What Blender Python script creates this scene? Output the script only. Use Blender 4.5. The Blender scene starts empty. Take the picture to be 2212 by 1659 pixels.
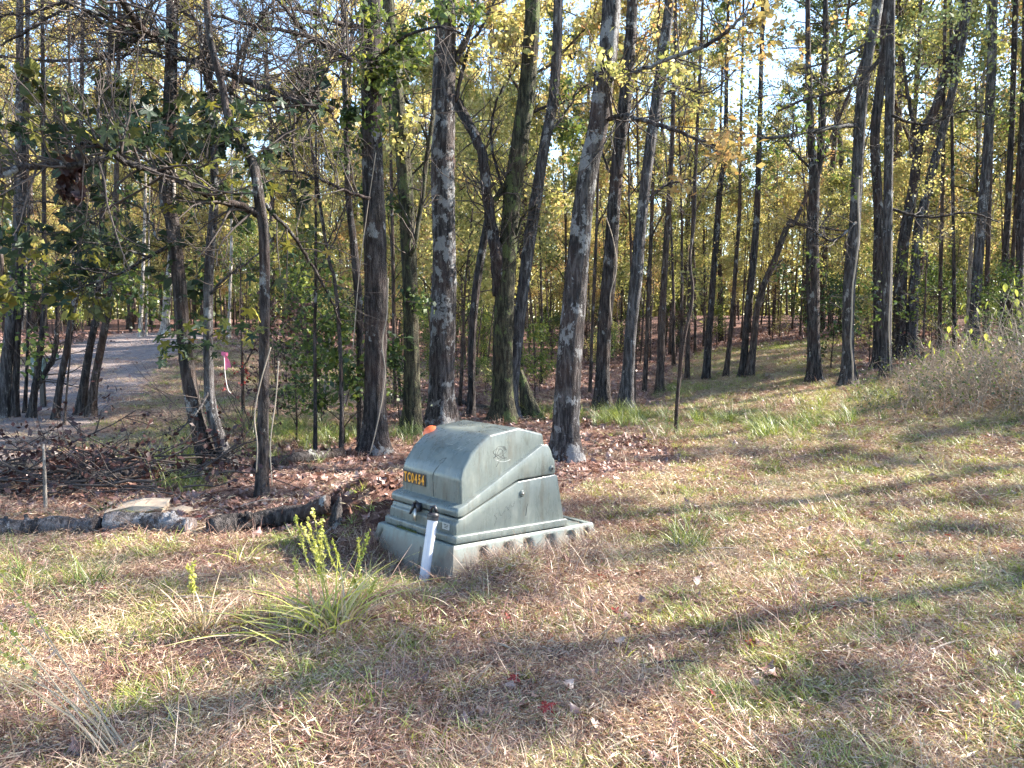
import bpy, bmesh, math, random
import numpy as np
from mathutils import Matrix, Vector
R_ = math.radians
S = bpy.context.scene
C = S.collection
rng = np.random.default_rng(7)
random.seed(7)

# ------------------------------------------------------------------ camera, sky, sun, exposure
CAMZ, F, CX, CY, PITCH = 1.6, 1671.0, 1106.0, 829.5, math.atan((829.5 - 690) / 1671)
cam = bpy.data.objects.new('camera', bpy.data.cameras.new('camera'))
C.objects.link(cam); S.camera = cam
cam.location = (0, 0, CAMZ); cam.rotation_euler = (R_(90) - PITCH, 0, 0)
cam.data.sensor_width = 36; cam.data.lens = 36 * F / 2212; cam.data.clip_end = 2000; cam.data.clip_start = .05
SUN_AZ, SUN_EL = 18.0, 34.0          # azimuth measured from +X towards +Y
wd = bpy.data.worlds.new('World'); S.world = wd; wd.use_nodes = True
wn = wd.node_tree.nodes; wn.clear()
bg = wn.new('ShaderNodeBackground'); ow = wn.new('ShaderNodeOutputWorld'); sk = wn.new('ShaderNodeTexSky')
sk.sky_type = 'NISHITA'; sk.sun_disc = False; sk.sun_elevation = R_(SUN_EL); sk.sun_rotation = R_(90 - SUN_AZ)
sk.air_density = 1.0; sk.dust_density = .25; sk.ozone_density = 2.0
wd.node_tree.links.new(sk.outputs[0], bg.inputs[0]); wd.node_tree.links.new(bg.outputs[0], ow.inputs[0])
bg.inputs[1].default_value = 0.112
sun = bpy.data.objects.new('sun', bpy.data.lights.new('sun', 'SUN')); C.objects.link(sun)
sun.data.energy = 5.0; sun.data.angle = R_(0.55); sun.data.color = (1.0, .925, .82)
sd = Vector((math.cos(R_(SUN_AZ)) * math.cos(R_(SUN_EL)), math.sin(R_(SUN_AZ)) * math.cos(R_(SUN_EL)), math.sin(R_(SUN_EL))))
sun.rotation_euler = sd.to_track_quat('Z', 'Y').to_euler(); sun.location = sd * 60
S.view_settings.view_transform = 'Standard'; S.view_settings.look = 'None'
S.view_settings.exposure = 2.32; S.view_settings.gamma = 1; S.view_settings.use_curve_mapping = False
S.render.engine = 'CYCLES'
S.cycles.max_bounces = 4; S.cycles.diffuse_bounces = 3; S.cycles.glossy_bounces = 2; S.cycles.transmission_bounces = 3
S.cycles.use_adaptive_sampling = True; S.cycles.adaptive_threshold = .018; S.cycles.adaptive_min_samples = 16
S.cycles.use_denoising = True; S.cycles.denoiser = 'OPENIMAGEDENOISE'; S.cycles.denoising_input_passes = 'RGB_ALBEDO_NORMAL'; S.cycles.denoising_prefilter = 'NONE'
S.cycles.caustics_reflective = False; S.cycles.caustics_refractive = False

# ------------------------------------------------------------------ terrain height and picture measuring
def sst(a, b, x):
    t = np.clip((x - a) / (b - a), 0, 1); return t * t * (3 - 2 * t)
_ph = rng.uniform(0, 6.28, (24,)); _dr = rng.uniform(0, 6.28, (24,))
def bumps(x, y, s, o=0):
    r = 0
    for i in range(5):
        k = s * (1 + .37 * i); a = _dr[(i + o) % 24]
        r = r + np.sin(k * (x * math.cos(a) + y * math.sin(a)) + _ph[(i + o) % 24] + 1.3 * np.sin(.6 * k * (y * math.cos(a) - x * math.sin(a)) + _ph[(i + 7 + o) % 24]))
    return r / 5
MOUNDS = []
def height(x, y):
    x = np.asarray(x, float); y = np.asarray(y, float)
    z = 1.0 * sst(14, 32, y) * sst(2, 10, -x)
    z = z + (.11 * np.clip(x - 2.8, 0, 12)) * sst(4, 10, y)
    z = z + .6 * sst(35, 70, y)
    z = z + .035 * bumps(x, y, .9) + .018 * bumps(x, y, 3.1, 4) + .010 * bumps(x, y, 8.5, 9)
    for mx, my, mr, mh in MOUNDS:
        z = z + mh * np.exp(-((x - mx) ** 2 + (y - my) ** 2) / mr ** 2)
    return z
def ray(px, py):
    a = (px - CX) / F; b = -(py - CY) / F
    return np.array([a, math.cos(PITCH) + b * math.sin(PITCH), -math.sin(PITCH) + b * math.cos(PITCH)])
def at(px, py, tmax=140):
    d = ray(px, py); t = np.arange(1, tmax, .04)
    P = np.array([0, 0, CAMZ])[None] + t[:, None] * d[None]
    below = P[:, 2] < height(P[:, 0], P[:, 1])
    i = int(np.argmax(below)) if below.any() else len(t) - 1
    return Vector(P[i])
def pt(px, py, Y):
    d = ray(px, py); return np.array([0, 0, CAMZ]) + d * (Y / d[1])
def gz(x, y): return float(height(x, y))
MOUNDS += [(-1.08, 5.95, .38, .38), (-.75, 4.95, .42, -.13), (-.35, 4.62, .25, -.05), (.35, 5.35, .35, -.05), (.9, 5.5, .4, -.06), (.0, 4.74, .17, .09), (.28, 4.93, .16, .05), (.62, 5.22, .14, .04), (-4.5, 7.6, 1.6, .10), (-2.2, 7.0, 1.0, .10)]

# ------------------------------------------------------------------ node helpers and materials
def mat(name):
    m = bpy.data.materials.new(name); m.use_nodes = True; m.node_tree.nodes.clear()
    o = m.node_tree.nodes.new('ShaderNodeOutputMaterial')
    def N(t, **k):
        n = m.node_tree.nodes.new('ShaderNode' + t)
        for a, b in k.items():
            if a.startswith('i_'):
                key = a[2:]; n.inputs[int(key) if key.isdigit() else key.replace('_', ' ')].default_value = b
            else: setattr(n, a, b)
        return n
    def L(a, b): m.node_tree.links.new(a, b)
    return m, N, L, o
def ramp(N, stops, interp='LINEAR'):
    r = N('ValToRGB'); cr = r.color_ramp; cr.interpolation = interp
    while len(cr.elements) < len(stops): cr.elements.new(.5)
    for e, (p, c) in zip(cr.elements, stops): e.position = p; e.color = (*c, 1)
    return r
def mixc(N, L, fac, a, b, mode='MIX'):
    n = N('Mix', data_type='RGBA', blend_type=mode)
    for sock, v in ((n.inputs[0], fac), (n.inputs[6], a), (n.inputs[7], b)):
        if isinstance(v, (float, int)): sock.default_value = v
        elif isinstance(v, tuple): sock.default_value = (*v, 1)
        else: L(v, sock)
    return n.outputs[2]
def noise(N, L, co, scale, detail=4, rough=.6, vec=(1, 1, 1)):
    mp = N('Mapping'); mp.inputs['Scale'].default_value = vec; L(co, mp.inputs[0])
    n = N('TexNoise'); n.inputs['Scale'].default_value = scale; n.inputs['Detail'].default_value = detail
    n.inputs['Roughness'].default_value = rough; L(mp.outputs[0], n.inputs['Vector']); return n
def leaf_mat(name, stops, trans=.45, src='OBJ', gloss=.03, wv=.55):
    m, N, L, o = mat(name)
    at_ = N('Attribute', attribute_name='v')
    if src == 'OBJ': rv = N('ObjectInfo').outputs['Random']
    else: rv = N('Attribute', attribute_name='tone', attribute_type='INSTANCER').outputs['Fac']
    a = N('Math', operation='MULTIPLY'); L(at_.outputs['Fac'], a.inputs[0]); a.inputs[1].default_value = wv
    b = N('Math', operation='MULTIPLY_ADD'); L(rv, b.inputs[0]); b.inputs[1].default_value = 1 - wv; L(a.outputs[0], b.inputs[2])
    r = ramp(N, stops); L(b.outputs[0], r.inputs[0])
    ge = N('NewGeometry'); nz = noise(N, L, ge.outputs['Position'], 28, 2)
    col = mixc(N, L, .35, r.outputs[0], nz.outputs['Fac'], 'OVERLAY')
    d = N('BsdfDiffuse'); t = N('BsdfTranslucent'); g = N('BsdfGlossy'); g.inputs['Roughness'].default_value = .45
    g.inputs['Color'].default_value = (.9, .9, .9, 1)
    L(col, d.inputs[0]); L(mixc(N, L, .25, col, (.9, .8, .25), 'MULTIPLY'), t.inputs[0])
    m1 = N('MixShader'); m1.inputs[0].default_value = trans; L(d.outputs[0], m1.inputs[1]); L(t.outputs[0], m1.inputs[2])
    m2 = N('MixShader'); m2.inputs[0].default_value = gloss; L(m1.outputs[0], m2.inputs[1]); L(g.outputs[0], m2.inputs[2])
    L(m2.outputs[0], o.inputs[0]); return m
def bark_mat(name, dark, light, lichen, lcol, red=.3, sc=1.0):
    m, N, L, o = mat(name)
    tc = N('TexCoord').outputs['Object']
    rd = noise(N, L, tc, 26 * sc, 5, .65, (1, 1, .16)); big = noise(N, L, tc, 2.2, 3); fine = noise(N, L, tc, 70, 4, .7, (1, 1, .5))
    r = ramp(N, [(.44, dark), (.62, light)]); L(rd.outputs['Fac'], r.inputs[0])
    rr = ramp(N, [(.45, (0, 0, 0)), (.7, (red, red, red))]); L(big.outputs['Fac'], rr.inputs[0])
    c1 = mixc(N, L, rr.outputs[0], r.outputs[0], (.14, .075, .055))
    ln = noise(N, L, tc, 6.5, 6, .72, (1, 1, .7)); lb = noise(N, L, tc, 1.3, 2)
    ad = N('Math', operation='MULTIPLY_ADD'); L(lb.outputs['Fac'], ad.inputs[0]); ad.inputs[1].default_value = .6; L(ln.outputs['Fac'], ad.inputs[2])
    lr = ramp(N, [(.955 - lichen * .11, (0, 0, 0)), (.99 - lichen * .11, (.85, .85, .85))]); L(ad.outputs[0], lr.inputs[0])
    c2 = mixc(N, L, lr.outputs[0], c1, lcol)
    c3 = mixc(N, L, .5, c2, fine.outputs['Fac'], 'OVERLAY')
    p = N('BsdfPrincipled'); L(c3, p.inputs['Base Color']); p.inputs['Roughness'].default_value = .9; p.inputs['Specular IOR Level'].default_value = .2
    bsum = N('Math', operation='MULTIPLY_ADD'); L(fine.outputs['Fac'], bsum.inputs[0]); bsum.inputs[1].default_value = .35; L(rd.outputs['Fac'], bsum.inputs[2])
    bp = N('Bump'); bp.inputs['Strength'].default_value = 1; bp.inputs['Distance'].default_value = .05; L(bsum.outputs[0], bp.inputs['Height']); L(bp.outputs[0], p.inputs['Normal'])
    L(p.outputs[0], o.inputs[0]); return m
def flat_mat(name, col, rough=.5, var=.25, sc=12, metal=0, bump=.0, spec=.5, col2=None):
    m, N, L, o = mat(name); tc = N('TexCoord').outputs['Object']
    n = noise(N, L, tc, sc, 5, .65)
    c = mixc(N, L, n.outputs['Fac'], tuple(k * (1 - var) for k in col), col2 or tuple(min(1, k * (1 + var)) for k in col))
    p = N('BsdfPrincipled'); L(c, p.inputs['Base Color']); p.inputs['Roughness'].default_value = rough; p.inputs['Metallic'].default_value = metal
    p.inputs['Specular IOR Level'].default_value = spec
    if bump:
        bp = N('Bump'); bp.inputs['Strength'].default_value = .7; bp.inputs['Distance'].default_value = bump; L(n.outputs['Fac'], bp.inputs['Height']); L(bp.outputs[0], p.inputs['Normal'])
    L(p.outputs[0], o.inputs[0]); return m

M = {}
M['bark'] = bark_mat('bark', (.018, .016, .016), (.085, .075, .072), .45, (.24, .24, .235))
M['bark_lichen'] = bark_mat('bark_lichen', (.024, .021, .021), (.11, .098, .094), 1.1, (.25, .245, .24))
M['bark_moss'] = bark_mat('bark_moss', (.02, .02, .014), (.085, .08, .05), .9, (.10, .12, .045), .15)
M['bark_grey'] = bark_mat('bark_grey', (.034, .032, .033), (.125, .118, .118), .6, (.26, .255, .25), .15)
M['bark_pale'] = bark_mat('bark_pale', (.16, .14, .125), (.42, .38, .33), .8, (.5, .48, .45), .1)
M['bark_far'] = bark_mat('bark_far', (.032, .024, .021), (.12, .095, .082), .4, (.24, .22, .21), .5)
M['bark_log'] = bark_mat('bark_log', (.04, .036, .036), (.17, .155, .155), 1.0, (.22, .22, .23), .2, .7)
M['twig'] = flat_mat('twig', (.06, .045, .038), .85, .4, 9)
M['twig_mid'] = flat_mat('twig_mid', (.30, .235, .175), .85, .5, 4)
M['twig_pale'] = flat_mat('twig_pale', (.36, .29, .22), .8, .35, 9)
YG = [(0, (.07, .09, .035)), (.2, (.22, .24, .07)), (.45, (.47, .44, .15)), (.75, (.60, .50, .21)), (.9, (.50, .30, .14)), (1, (.33, .20, .13))]  # yellows desaturated towards tan: distance haze is put into the leaf colour
M['leaf_yellow'] = leaf_mat('leaf_yellow', YG, .55)
M['leaf_green'] = leaf_mat('leaf_green', [(0, (.025, .045, .018)), (.35, (.06, .10, .03)), (.7, (.17, .22, .045)), (1, (.38, .36, .07))], .45)
M['leaf_orange'] = leaf_mat('leaf_orange', [(0, (.20, .17, .06)), (.4, (.44, .34, .12)), (.75, (.46, .26, .11)), (1, (.36, .16, .09))], .5)
M['leaf_big'] = leaf_mat('leaf_big', [(0, (.02, .036, .024)), (.5, (.04, .065, .035)), (.75, (.09, .10, .04)), (.9, (.28, .26, .05)), (1, (.22, .11, .05))], .35, gloss=.015, wv=.2)
M['leaf_red'] = leaf_mat('leaf_red', [(0, (.20, .02, .02)), (1, (.45, .06, .05))], .4)
M['leaf_dead'] = leaf_mat('leaf_dead', [(0, (.022, .010, .011)), (1, (.075, .035, .032))], .2)
M['leaf_lime'] = leaf_mat('leaf_lime', [(0, (.30, .34, .06)), (1, (.48, .50, .10))], .45, wv=.3)
M['needle'] = leaf_mat('needle', [(0, (.06, .09, .04)), (.6, (.14, .18, .07)), (1, (.26, .25, .10))], .3)
M['grass_dry'] = leaf_mat('grass_dry', [(0, (.07, .033, .03)), (.2, (.25, .115, .085)), (.4, (.38, .23, .17)), (.6, (.50, .37, .26)), (.8, (.58, .48, .31)), (1, (.42, .42, .13))], .3, 'INST', .05)
M['grass_green'] = leaf_mat('grass_green', [(0, (.06, .10, .035)), (.35, (.15, .21, .045)), (.7, (.38, .42, .08)), (1, (.58, .54, .16))], .4, 'INST', .06)
M['litter'] = leaf_mat('litter', [(0, (.10, .045, .035)), (.35, (.24, .125, .095)), (.7, (.36, .22, .17)), (.93, (.5, .36, .30)), (1, (.5, .14, .08))], .15, 'INST', .08)
M['blade_lime'] = leaf_mat('blade_lime', [(0, (.26, .32, .06)), (.5, (.50, .50, .11)), (1, (.60, .53, .25))], .4)
M['blade_tan'] = leaf_mat('blade_tan', [(0, (.36, .27, .18)), (1, (.56, .47, .33))], .3)
M['fallen'] = leaf_mat('fallen', [(0, (.16, .08, .06)), (.5, (.30, .17, .12)), (1, (.46, .34, .27))], .12, gloss=.1)

# ground: soil, thatch, leaf litter, gravel - mixed by what covers each spot
m, N, L, o = mat('ground_cover')
po = N('NewGeometry').outputs['Position']
a_l = N('Attribute', attribute_name='litter').outputs['Fac']; a_g = N('Attribute', attribute_name='gravel').outputs['Fac']; a_r = N('Attribute', attribute_name='green').outputs['Fac']
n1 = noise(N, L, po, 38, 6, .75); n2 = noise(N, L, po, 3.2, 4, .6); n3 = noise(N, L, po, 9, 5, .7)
thatch = ramp(N, [(.35, (.03, .018, .016)), (.5, (.12, .075, .056)), (.66, (.36, .25, .18))]); L(n1.outputs['Fac'], thatch.inputs[0])
vor = N('TexVoronoi'); vor.inputs['Scale'].default_value = 17; L(po, vor.inputs['Vector'])
lit = ramp(N, [(0, (.06, .03, .026)), (.35, (.15, .08, .065)), (.7, (.27, .155, .12)), (1, (.40, .27, .21))]); L(vor.outputs['Color'], lit.inputs[0])
grn = ramp(N, [(.35, (.03, .03, .015)), (.7, (.20, .20, .07))]); L(n1.outputs['Fac'], grn.inputs[0])
grv = ramp(N, [(.3, (.17, .135, .125)), (.7, (.40, .33, .30))]); L(n1.outputs['Fac'], grv.inputs[0])
c = mixc(N, L, a_r, thatch.outputs[0], grn.outputs[0])
c = mixc(N, L, a_l, c, lit.outputs[0]); c = mixc(N, L, a_g, c, grv.outputs[0])
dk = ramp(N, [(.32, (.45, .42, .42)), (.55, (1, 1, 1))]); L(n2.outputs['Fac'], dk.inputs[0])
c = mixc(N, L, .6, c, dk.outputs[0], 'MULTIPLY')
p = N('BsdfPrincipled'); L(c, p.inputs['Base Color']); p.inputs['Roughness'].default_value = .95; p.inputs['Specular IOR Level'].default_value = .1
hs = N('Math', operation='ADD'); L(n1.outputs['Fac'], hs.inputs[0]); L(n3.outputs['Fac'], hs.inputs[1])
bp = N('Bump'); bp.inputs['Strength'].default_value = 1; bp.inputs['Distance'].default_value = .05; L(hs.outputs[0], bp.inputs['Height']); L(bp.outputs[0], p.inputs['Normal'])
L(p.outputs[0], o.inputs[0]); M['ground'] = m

# ------------------------------------------------------------------ mesh helpers
def unit(v):
    v = np.asarray(v, float); return v / (np.linalg.norm(v, axis=-1, keepdims=True) + 1e-9)
class MB:
    def __init__(s): s.v = []; s.f = []; s.n = 0; s.a = []
    def tube(s, P, r, k=6, bark=0, flare=0, seed=0, cap=True):
        P = np.asarray(P, float); n = len(P); r = np.broadcast_to(np.asarray(r, float), (n,))
        T = unit(np.gradient(P, axis=0)); ref = np.array([0, 1, 0]) if abs(T[0][1]) < .9 else np.array([1, 0, 0])
        U = unit(np.cross(T, ref)); V = np.cross(T, U)
        th = np.arange(k) * 2 * math.pi / k
        rr = r[:, None] * np.ones((1, k))
        if bark:
            g = np.random.default_rng(seed); h = P[:, 2:3] - P[0, 2]
            for q in range(3):
                kk = g.integers(3, 11); rr = rr * (1 + bark * .6 * np.sin(kk * th[None] + g.uniform(.6, 3) * h + g.uniform(0, 6) + 1.5 * np.sin(1.7 * h + q)))
            rr = rr * (1 + bark * g.normal(0, .5, rr.shape)) * (1 + .04 * np.sin(2.1 * h + g.uniform(0, 6)))
            if flare: rr = rr * (1 + flare * np.exp(-np.clip(h, 0, 9) / .22) * (1 + .45 * np.sin(g.integers(3, 6) * th[None] + g.uniform(0, 6))))
        X = P[:, None] + rr[..., None] * (np.cos(th)[None, :, None] * U[:, None] + np.sin(th)[None, :, None] * V[:, None])
        s.v.append(X.reshape(-1, 3)); i = np.arange(n - 1)[:, None] * k; j = np.arange(k)[None]
        a = s.n + i + j; b = s.n + i + (j + 1) % k
        s.f += np.stack([a, b, b + k, a + k], -1).reshape(-1, 4).tolist()
        if cap: s.f.append([s.n + (n - 1) * k + q for q in range(k)]); s.f.append([s.n + q for q in range(k)][::-1])
        s.n += n * k; s.a.append(np.full(n * k, random.random()))
    def raw(s, V, Fc, a=None):
        V = np.asarray(V, float); s.v.append(V); s.f += [[q + s.n for q in f] for f in Fc]; s.n += len(V)
        s.a.append(np.full(len(V), random.random()) if a is None else np.broadcast_to(a, (len(V),)))
    def quads(s, V, a):                      # V: (n, m, 3) n polygons of m points
        n, m_, _ = V.shape; s.v.append(V.reshape(-1, 3)); s.f += (np.arange(n * m_).reshape(n, m_) + s.n).tolist(); s.n += n * m_
        s.a.append(np.repeat(a, m_))
    def box(s, c, h, rot=None):
        q = np.array([[x, y, z] for x in (-1, 1) for y in (-1, 1) for z in (-1, 1)], float) * np.asarray(h)
        if rot is not None: q = q @ np.array(rot).T
        s.raw(q + np.asarray(c), [[0, 1, 3, 2], [4, 6, 7, 5], [0, 4, 5, 1], [2, 3, 7, 6], [0, 2, 6, 4], [1, 5, 7, 3]])
    def mesh(s, name, m, smooth=True):
        me = bpy.data.meshes.new(name); V = np.concatenate(s.v) if s.v else np.zeros((0, 3))
        me.from_pydata(V.tolist() if len(V) < 10 else [tuple(x) for x in V.tolist()], [], s.f)
        at_ = me.attributes.new('v', 'FLOAT', 'POINT'); at_.data.foreach_set('value', np.concatenate(s.a).astype(np.float32))
        if smooth: me.polygons.foreach_set('use_smooth', [True] * len(me.polygons))
        me.materials.append(m); me.update(); return me
def obj(name, me, parent=None, loc=(0, 0, 0), kind=None):
    o = bpy.data.objects.new(name, me); C.objects.link(o); o.location = loc
    if parent: o.parent = parent
    if kind: o['kind'] = kind
    return o
def tag(o, label, cat, group=None, kind=None):
    o['label'] = label; o['category'] = cat
    if group: o['group'] = group
    if kind: o['kind'] = kind
    return o
def empty(name, loc, label, cat, group=None, rz=0):
    o = bpy.data.objects.new(name, None); C.objects.link(o); o.location = loc; o.rotation_euler = (0, 0, rz); o.empty_display_size = .2
    return tag(o, label, cat, group)
def copy_tree(o, parent=None):
    c = o.copy(); C.objects.link(c); c.parent = parent
    for ch in list(KIDS.get(o.name, [])): copy_tree(ch, c)
    return c
KIDS = {}
def kid(o, parent): o.parent = parent; KIDS.setdefault(parent.name, []).append(o); return o
def spline(P, n):
    P = np.asarray(P, float); m_ = len(P)
    if m_ == 2: t = np.linspace(0, 1, n)[:, None]; return P[0] * (1 - t) + P[1] * t
    Q = np.vstack([2 * P[0] - P[1], P, 2 * P[-1] - P[-2]]); out = []
    for u in np.linspace(0, m_ - 1 - 1e-6, n):
        i = int(u); t = u - i; a, b, c_, d = Q[i:i + 4]
        out.append(.5 * ((2 * b) + (c_ - a) * t + (2 * a - 5 * b + 4 * c_ - d) * t * t + (3 * b - a - 3 * c_ + d) * t ** 3))
    return np.array(out)

def leaves(mb, P, size, up=.4, curl=True, g=None):
    """n rhombic leaves at P, random orientation"""
    g = g or rng; n = len(P); nm = unit(g.normal(size=(n, 3)) + np.array([0, 0, up])); t = unit(np.cross(nm, g.normal(size=(n, 3)))); b = np.cross(nm, t)
    s = (size * g.uniform(.6, 1.25, n))[:, None]
    V = np.stack([P - t * s * .55, P + b * s * .33 + nm * s * .1, P + t * s * .55, P - b * s * .33 + nm * s * .1], 1)
    mb.quads(V, g.uniform(0, 1, n))
def wander(p, d, L, n, g, wob=.18, lift=0.):
    P = [np.array(p, float)]; d = unit(d)
    for i in range(n):
        d = unit(d + g.normal(0, wob, 3) + np.array([0, 0, lift])); P.append(P[-1] + d * L / n)
    return np.array(P)
def ramify(wood, p, d, L, r, g, lev, tips, kids=(6, 5), lift=.04, wob=.16, sides=5, kfrac=.45):
    P = wander(p, d, L, 5 if lev else 3, g, wob, lift); wood.tube(P, np.linspace(r, r * .35, len(P)), sides if lev else 3, cap=False)
    if lev == 0: tips.append(P); return
    for i in range(kids[len(kids) - lev] if len(kids) >= lev else 4):
        t = g.uniform(.25, 1); k = t * (len(P) - 1); a = int(min(k, len(P) - 2)); q = P[a] + (P[a + 1] - P[a]) * (k - a)
        dd = unit(P[a + 1] - P[a]); side = unit(np.cross(dd, g.normal(size=3)))
        ramify(wood, q, dd * .7 + side * g.uniform(.6, 1.1) + np.array([0, 0, .12]), L * kfrac * g.uniform(.6, 1.2) * (1.15 - .5 * t), r * .42, g, lev - 1, tips, kids, lift, wob, max(3, sides - 1), kfrac)
    tips.append(P[len(P) // 2:])
def crown(seed, z0, H, Rr, nl, nleaf, ls, sprd=.16, el=(15, 55), prof=None, r0=.06, kids=(5, 5), up=.4):
    g = np.random.default_rng(seed); wood = MB(); lv = MB(); tips = []
    for i in range(nl):
        f = (i + g.uniform(0, .8)) / nl; z = z0 + f * H; a = i * 2.4 + g.uniform(-.5, .5)
        rad = Rr * (prof(f) if prof else (math.sin(math.pi * min(1, .22 + .8 * f)) * .85 + .2)) * g.uniform(.7, 1.15)
        e = R_(g.uniform(*el) + 20 * f)
        ramify(wood, (0, 0, z), (math.cos(a) * math.cos(e), math.sin(a) * math.cos(e), math.sin(e)), rad, r0 * (1.1 - .7 * f), g, 2, tips, kids)
    Pt = np.concatenate([spline(t, 6)[1:] for t in tips]) if False else np.concatenate([np.vstack([t[1:], (t[1:] + t[:-1]) / 2]) for t in tips])
    # uneven: some twigs bare, some clumped
    lens = [2 * (len(t) - 1) for t in tips]; w = np.repeat(g.random(len(tips)) ** 3.2, lens) * (.3 + g.random(len(Pt))); w /= w.sum(); idx = g.choice(len(Pt), nleaf, p=w)
    LP = Pt[idx] + g.normal(0, sprd, (nleaf, 3))
    leaves(lv, LP, np.full(nleaf, ls), up, g=g)
    return wood, lv

# ------------------------------------------------------------------ ground
def yb(x): return np.interp(x, [-12, -6, -3, -1, .6, 2, 4, 6, 9, 14], [5.2, 5.4, 5.6, 5.3, 6.6, 8.6, 12.5, 14.5, 15.5, 16])
drive = [at(10, 890), at(100, 850), at(175, 800), at(240, 765), at(300, 742)]
DR = np.array([[p.x, p.y] for p in drive]); DR = np.vstack([DR[0] + (DR[0] - DR[1]) * 3, DR, DR[-1] + (DR[-1] - DR[-2]) * 2])
def dist_line(x, y, Q):
    d = np.full(np.shape(x), 1e9)
    for a, b in zip(Q[:-1], Q[1:]):
        ab = b - a; t = np.clip(((x - a[0]) * ab[0] + (y - a[1]) * ab[1]) / (ab @ ab), 0, 1)
        d = np.minimum(d, np.hypot(x - a[0] - t * ab[0], y - a[1] - t * ab[1]))
    return d
def zones(x, y):
    nz = bumps(x, y, 1.4, 3); n2 = bumps(x, y, 3.4, 12)
    lawn = 1 - sst(-.5, .7, y - yb(x) + nz * .8)
    lawn = np.maximum(lawn, 0)
    clearing = sst(.6, -.6, np.abs((x - (3.2 + (y - 10) * .33))) - (1.5 + .05 * (y - 10)) + nz * .6) * sst(9, 11, y) * (1 - sst(25, 30, y))
    strip = sst(-2.0, -3.2, x) * sst(9.0, 9.9, y) * (1 - sst(24, 31, y)) * (.78 + .3 * nz)
    lawn = np.clip(np.maximum(np.maximum(lawn, clearing), strip), 0, 1)
    gravel = 1 - sst(1.6, 2.3, dist_line(x, y, DR))
    lawn = lawn * (1 - gravel)
    litter = 1 - lawn
    rightg = sst(.2, 3.2, x) * .45
    green = np.clip(sst(-.1, .55, n2 * .9 + nz * .6 + rightg + .16), 0, 1) * lawn
    return lawn, litter * (1 - gravel), green, gravel
def axis(a, b, near, far, x0, grow):
    out = [x0]; s = near
    while out[-1] < b: out.append(out[-1] + s); s = min(far, s * grow)
    lo = [x0]; s = near
    while lo[-1] > a: lo.append(lo[-1] - s); s = min(far, s * grow)
    return np.array(lo[::-1][:-1] + out)
gx = axis(-300, 300, .05, 14, 0, 1.022); gy = axis(-60, 420, .05, 14, 4.5, 1.022)
X, Y = np.meshgrid(gx, gy); Zt = height(X, Y); nx, ny = len(gx), len(gy)
me = bpy.data.meshes.new('ground')
V = np.stack([X, Y, Zt], -1).reshape(-1, 3)
me.vertices.add(len(V)); me.vertices.foreach_set('co', V.ravel())
i = np.arange(ny - 1)[:, None] * nx + np.arange(nx - 1)[None]; fc = np.stack([i, i + 1, i + nx + 1, i + nx], -1).reshape(-1)
me.loops.add(len(fc)); me.loops.foreach_set('vertex_index', fc); nf = len(fc) // 4
me.polygons.add(nf); me.polygons.foreach_set('loop_start', np.arange(nf) * 4); me.polygons.foreach_set('use_smooth', [True] * nf)
me.update(); me.validate()
lw, lt, gr, gv = zones(X, Y)
for nm_, arr in (('litter', lt), ('green', gr), ('gravel', gv)):
    a_ = me.attributes.new(nm_, 'FLOAT', 'POINT'); a_.data.foreach_set('value', arr.ravel().astype(np.float32))
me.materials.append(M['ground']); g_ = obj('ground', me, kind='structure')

# ------------------------------------------------------------------ grass, thatch, litter (stuff)
def scatter(name, variants, P, rot, scl, tone, label, cat):
    coll = bpy.data.collections.new(name + '_pieces')
    for q, me_ in enumerate(variants): coll.objects.link(bpy.data.objects.new('%s_piece_%02d' % (name, q), me_))
    me_ = bpy.data.meshes.new(name); n = len(P); me_.vertices.add(n); me_.vertices.foreach_set('co', np.asarray(P, np.float32).ravel())
    def A(nm, ty, vals, key='value'): a = me_.attributes.new(nm, ty, 'POINT'); a.data.foreach_set(key, np.asarray(vals).ravel())
    A('rot', 'FLOAT_VECTOR', rot.astype(np.float32), 'vector'); A('scl', 'FLOAT', scl.astype(np.float32)); A('tone', 'FLOAT', tone.astype(np.float32))
    A('idx', 'INT', rng.integers(0, len(variants), n).astype(np.int32))
    o = obj(name, me_); ng = bpy.data.node_groups.new(name, 'GeometryNodeTree')
    ng.interface.new_socket('Geometry', in_out='INPUT', socket_type='NodeSocketGeometry'); ng.interface.new_socket('Geometry', in_out='OUTPUT', socket_type='NodeSocketGeometry')
    a = ng.nodes.new('NodeGroupInput'); b = ng.nodes.new('NodeGroupOutput'); ip = ng.nodes.new('GeometryNodeInstanceOnPoints'); ci = ng.nodes.new('GeometryNodeCollectionInfo')
    ci.inputs[0].default_value = coll; ci.inputs[1].default_value = True; ci.inputs[2].default_value = True
    def NA(nm, ty):
        n_ = ng.nodes.new('GeometryNodeInputNamedAttribute'); n_.data_type = ty; n_.inputs[0].default_value = nm; return n_.outputs[0]
    lk = ng.links.new; lk(a.outputs[0], ip.inputs['Points']); lk(ci.outputs[0], ip.inputs['Instance']); ip.inputs['Pick Instance'].default_value = True
    lk(NA('idx', 'INT'), ip.inputs['Instance Index']); lk(NA('rot', 'FLOAT_VECTOR'), ip.inputs['Rotation']); lk(NA('scl', 'FLOAT'), ip.inputs['Scale']); lk(ip.outputs[0], b.inputs[0])
    md = o.modifiers.new('scatter', 'NODES'); md.node_group = ng
    return tag(o, label, cat, kind='stuff')
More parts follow.
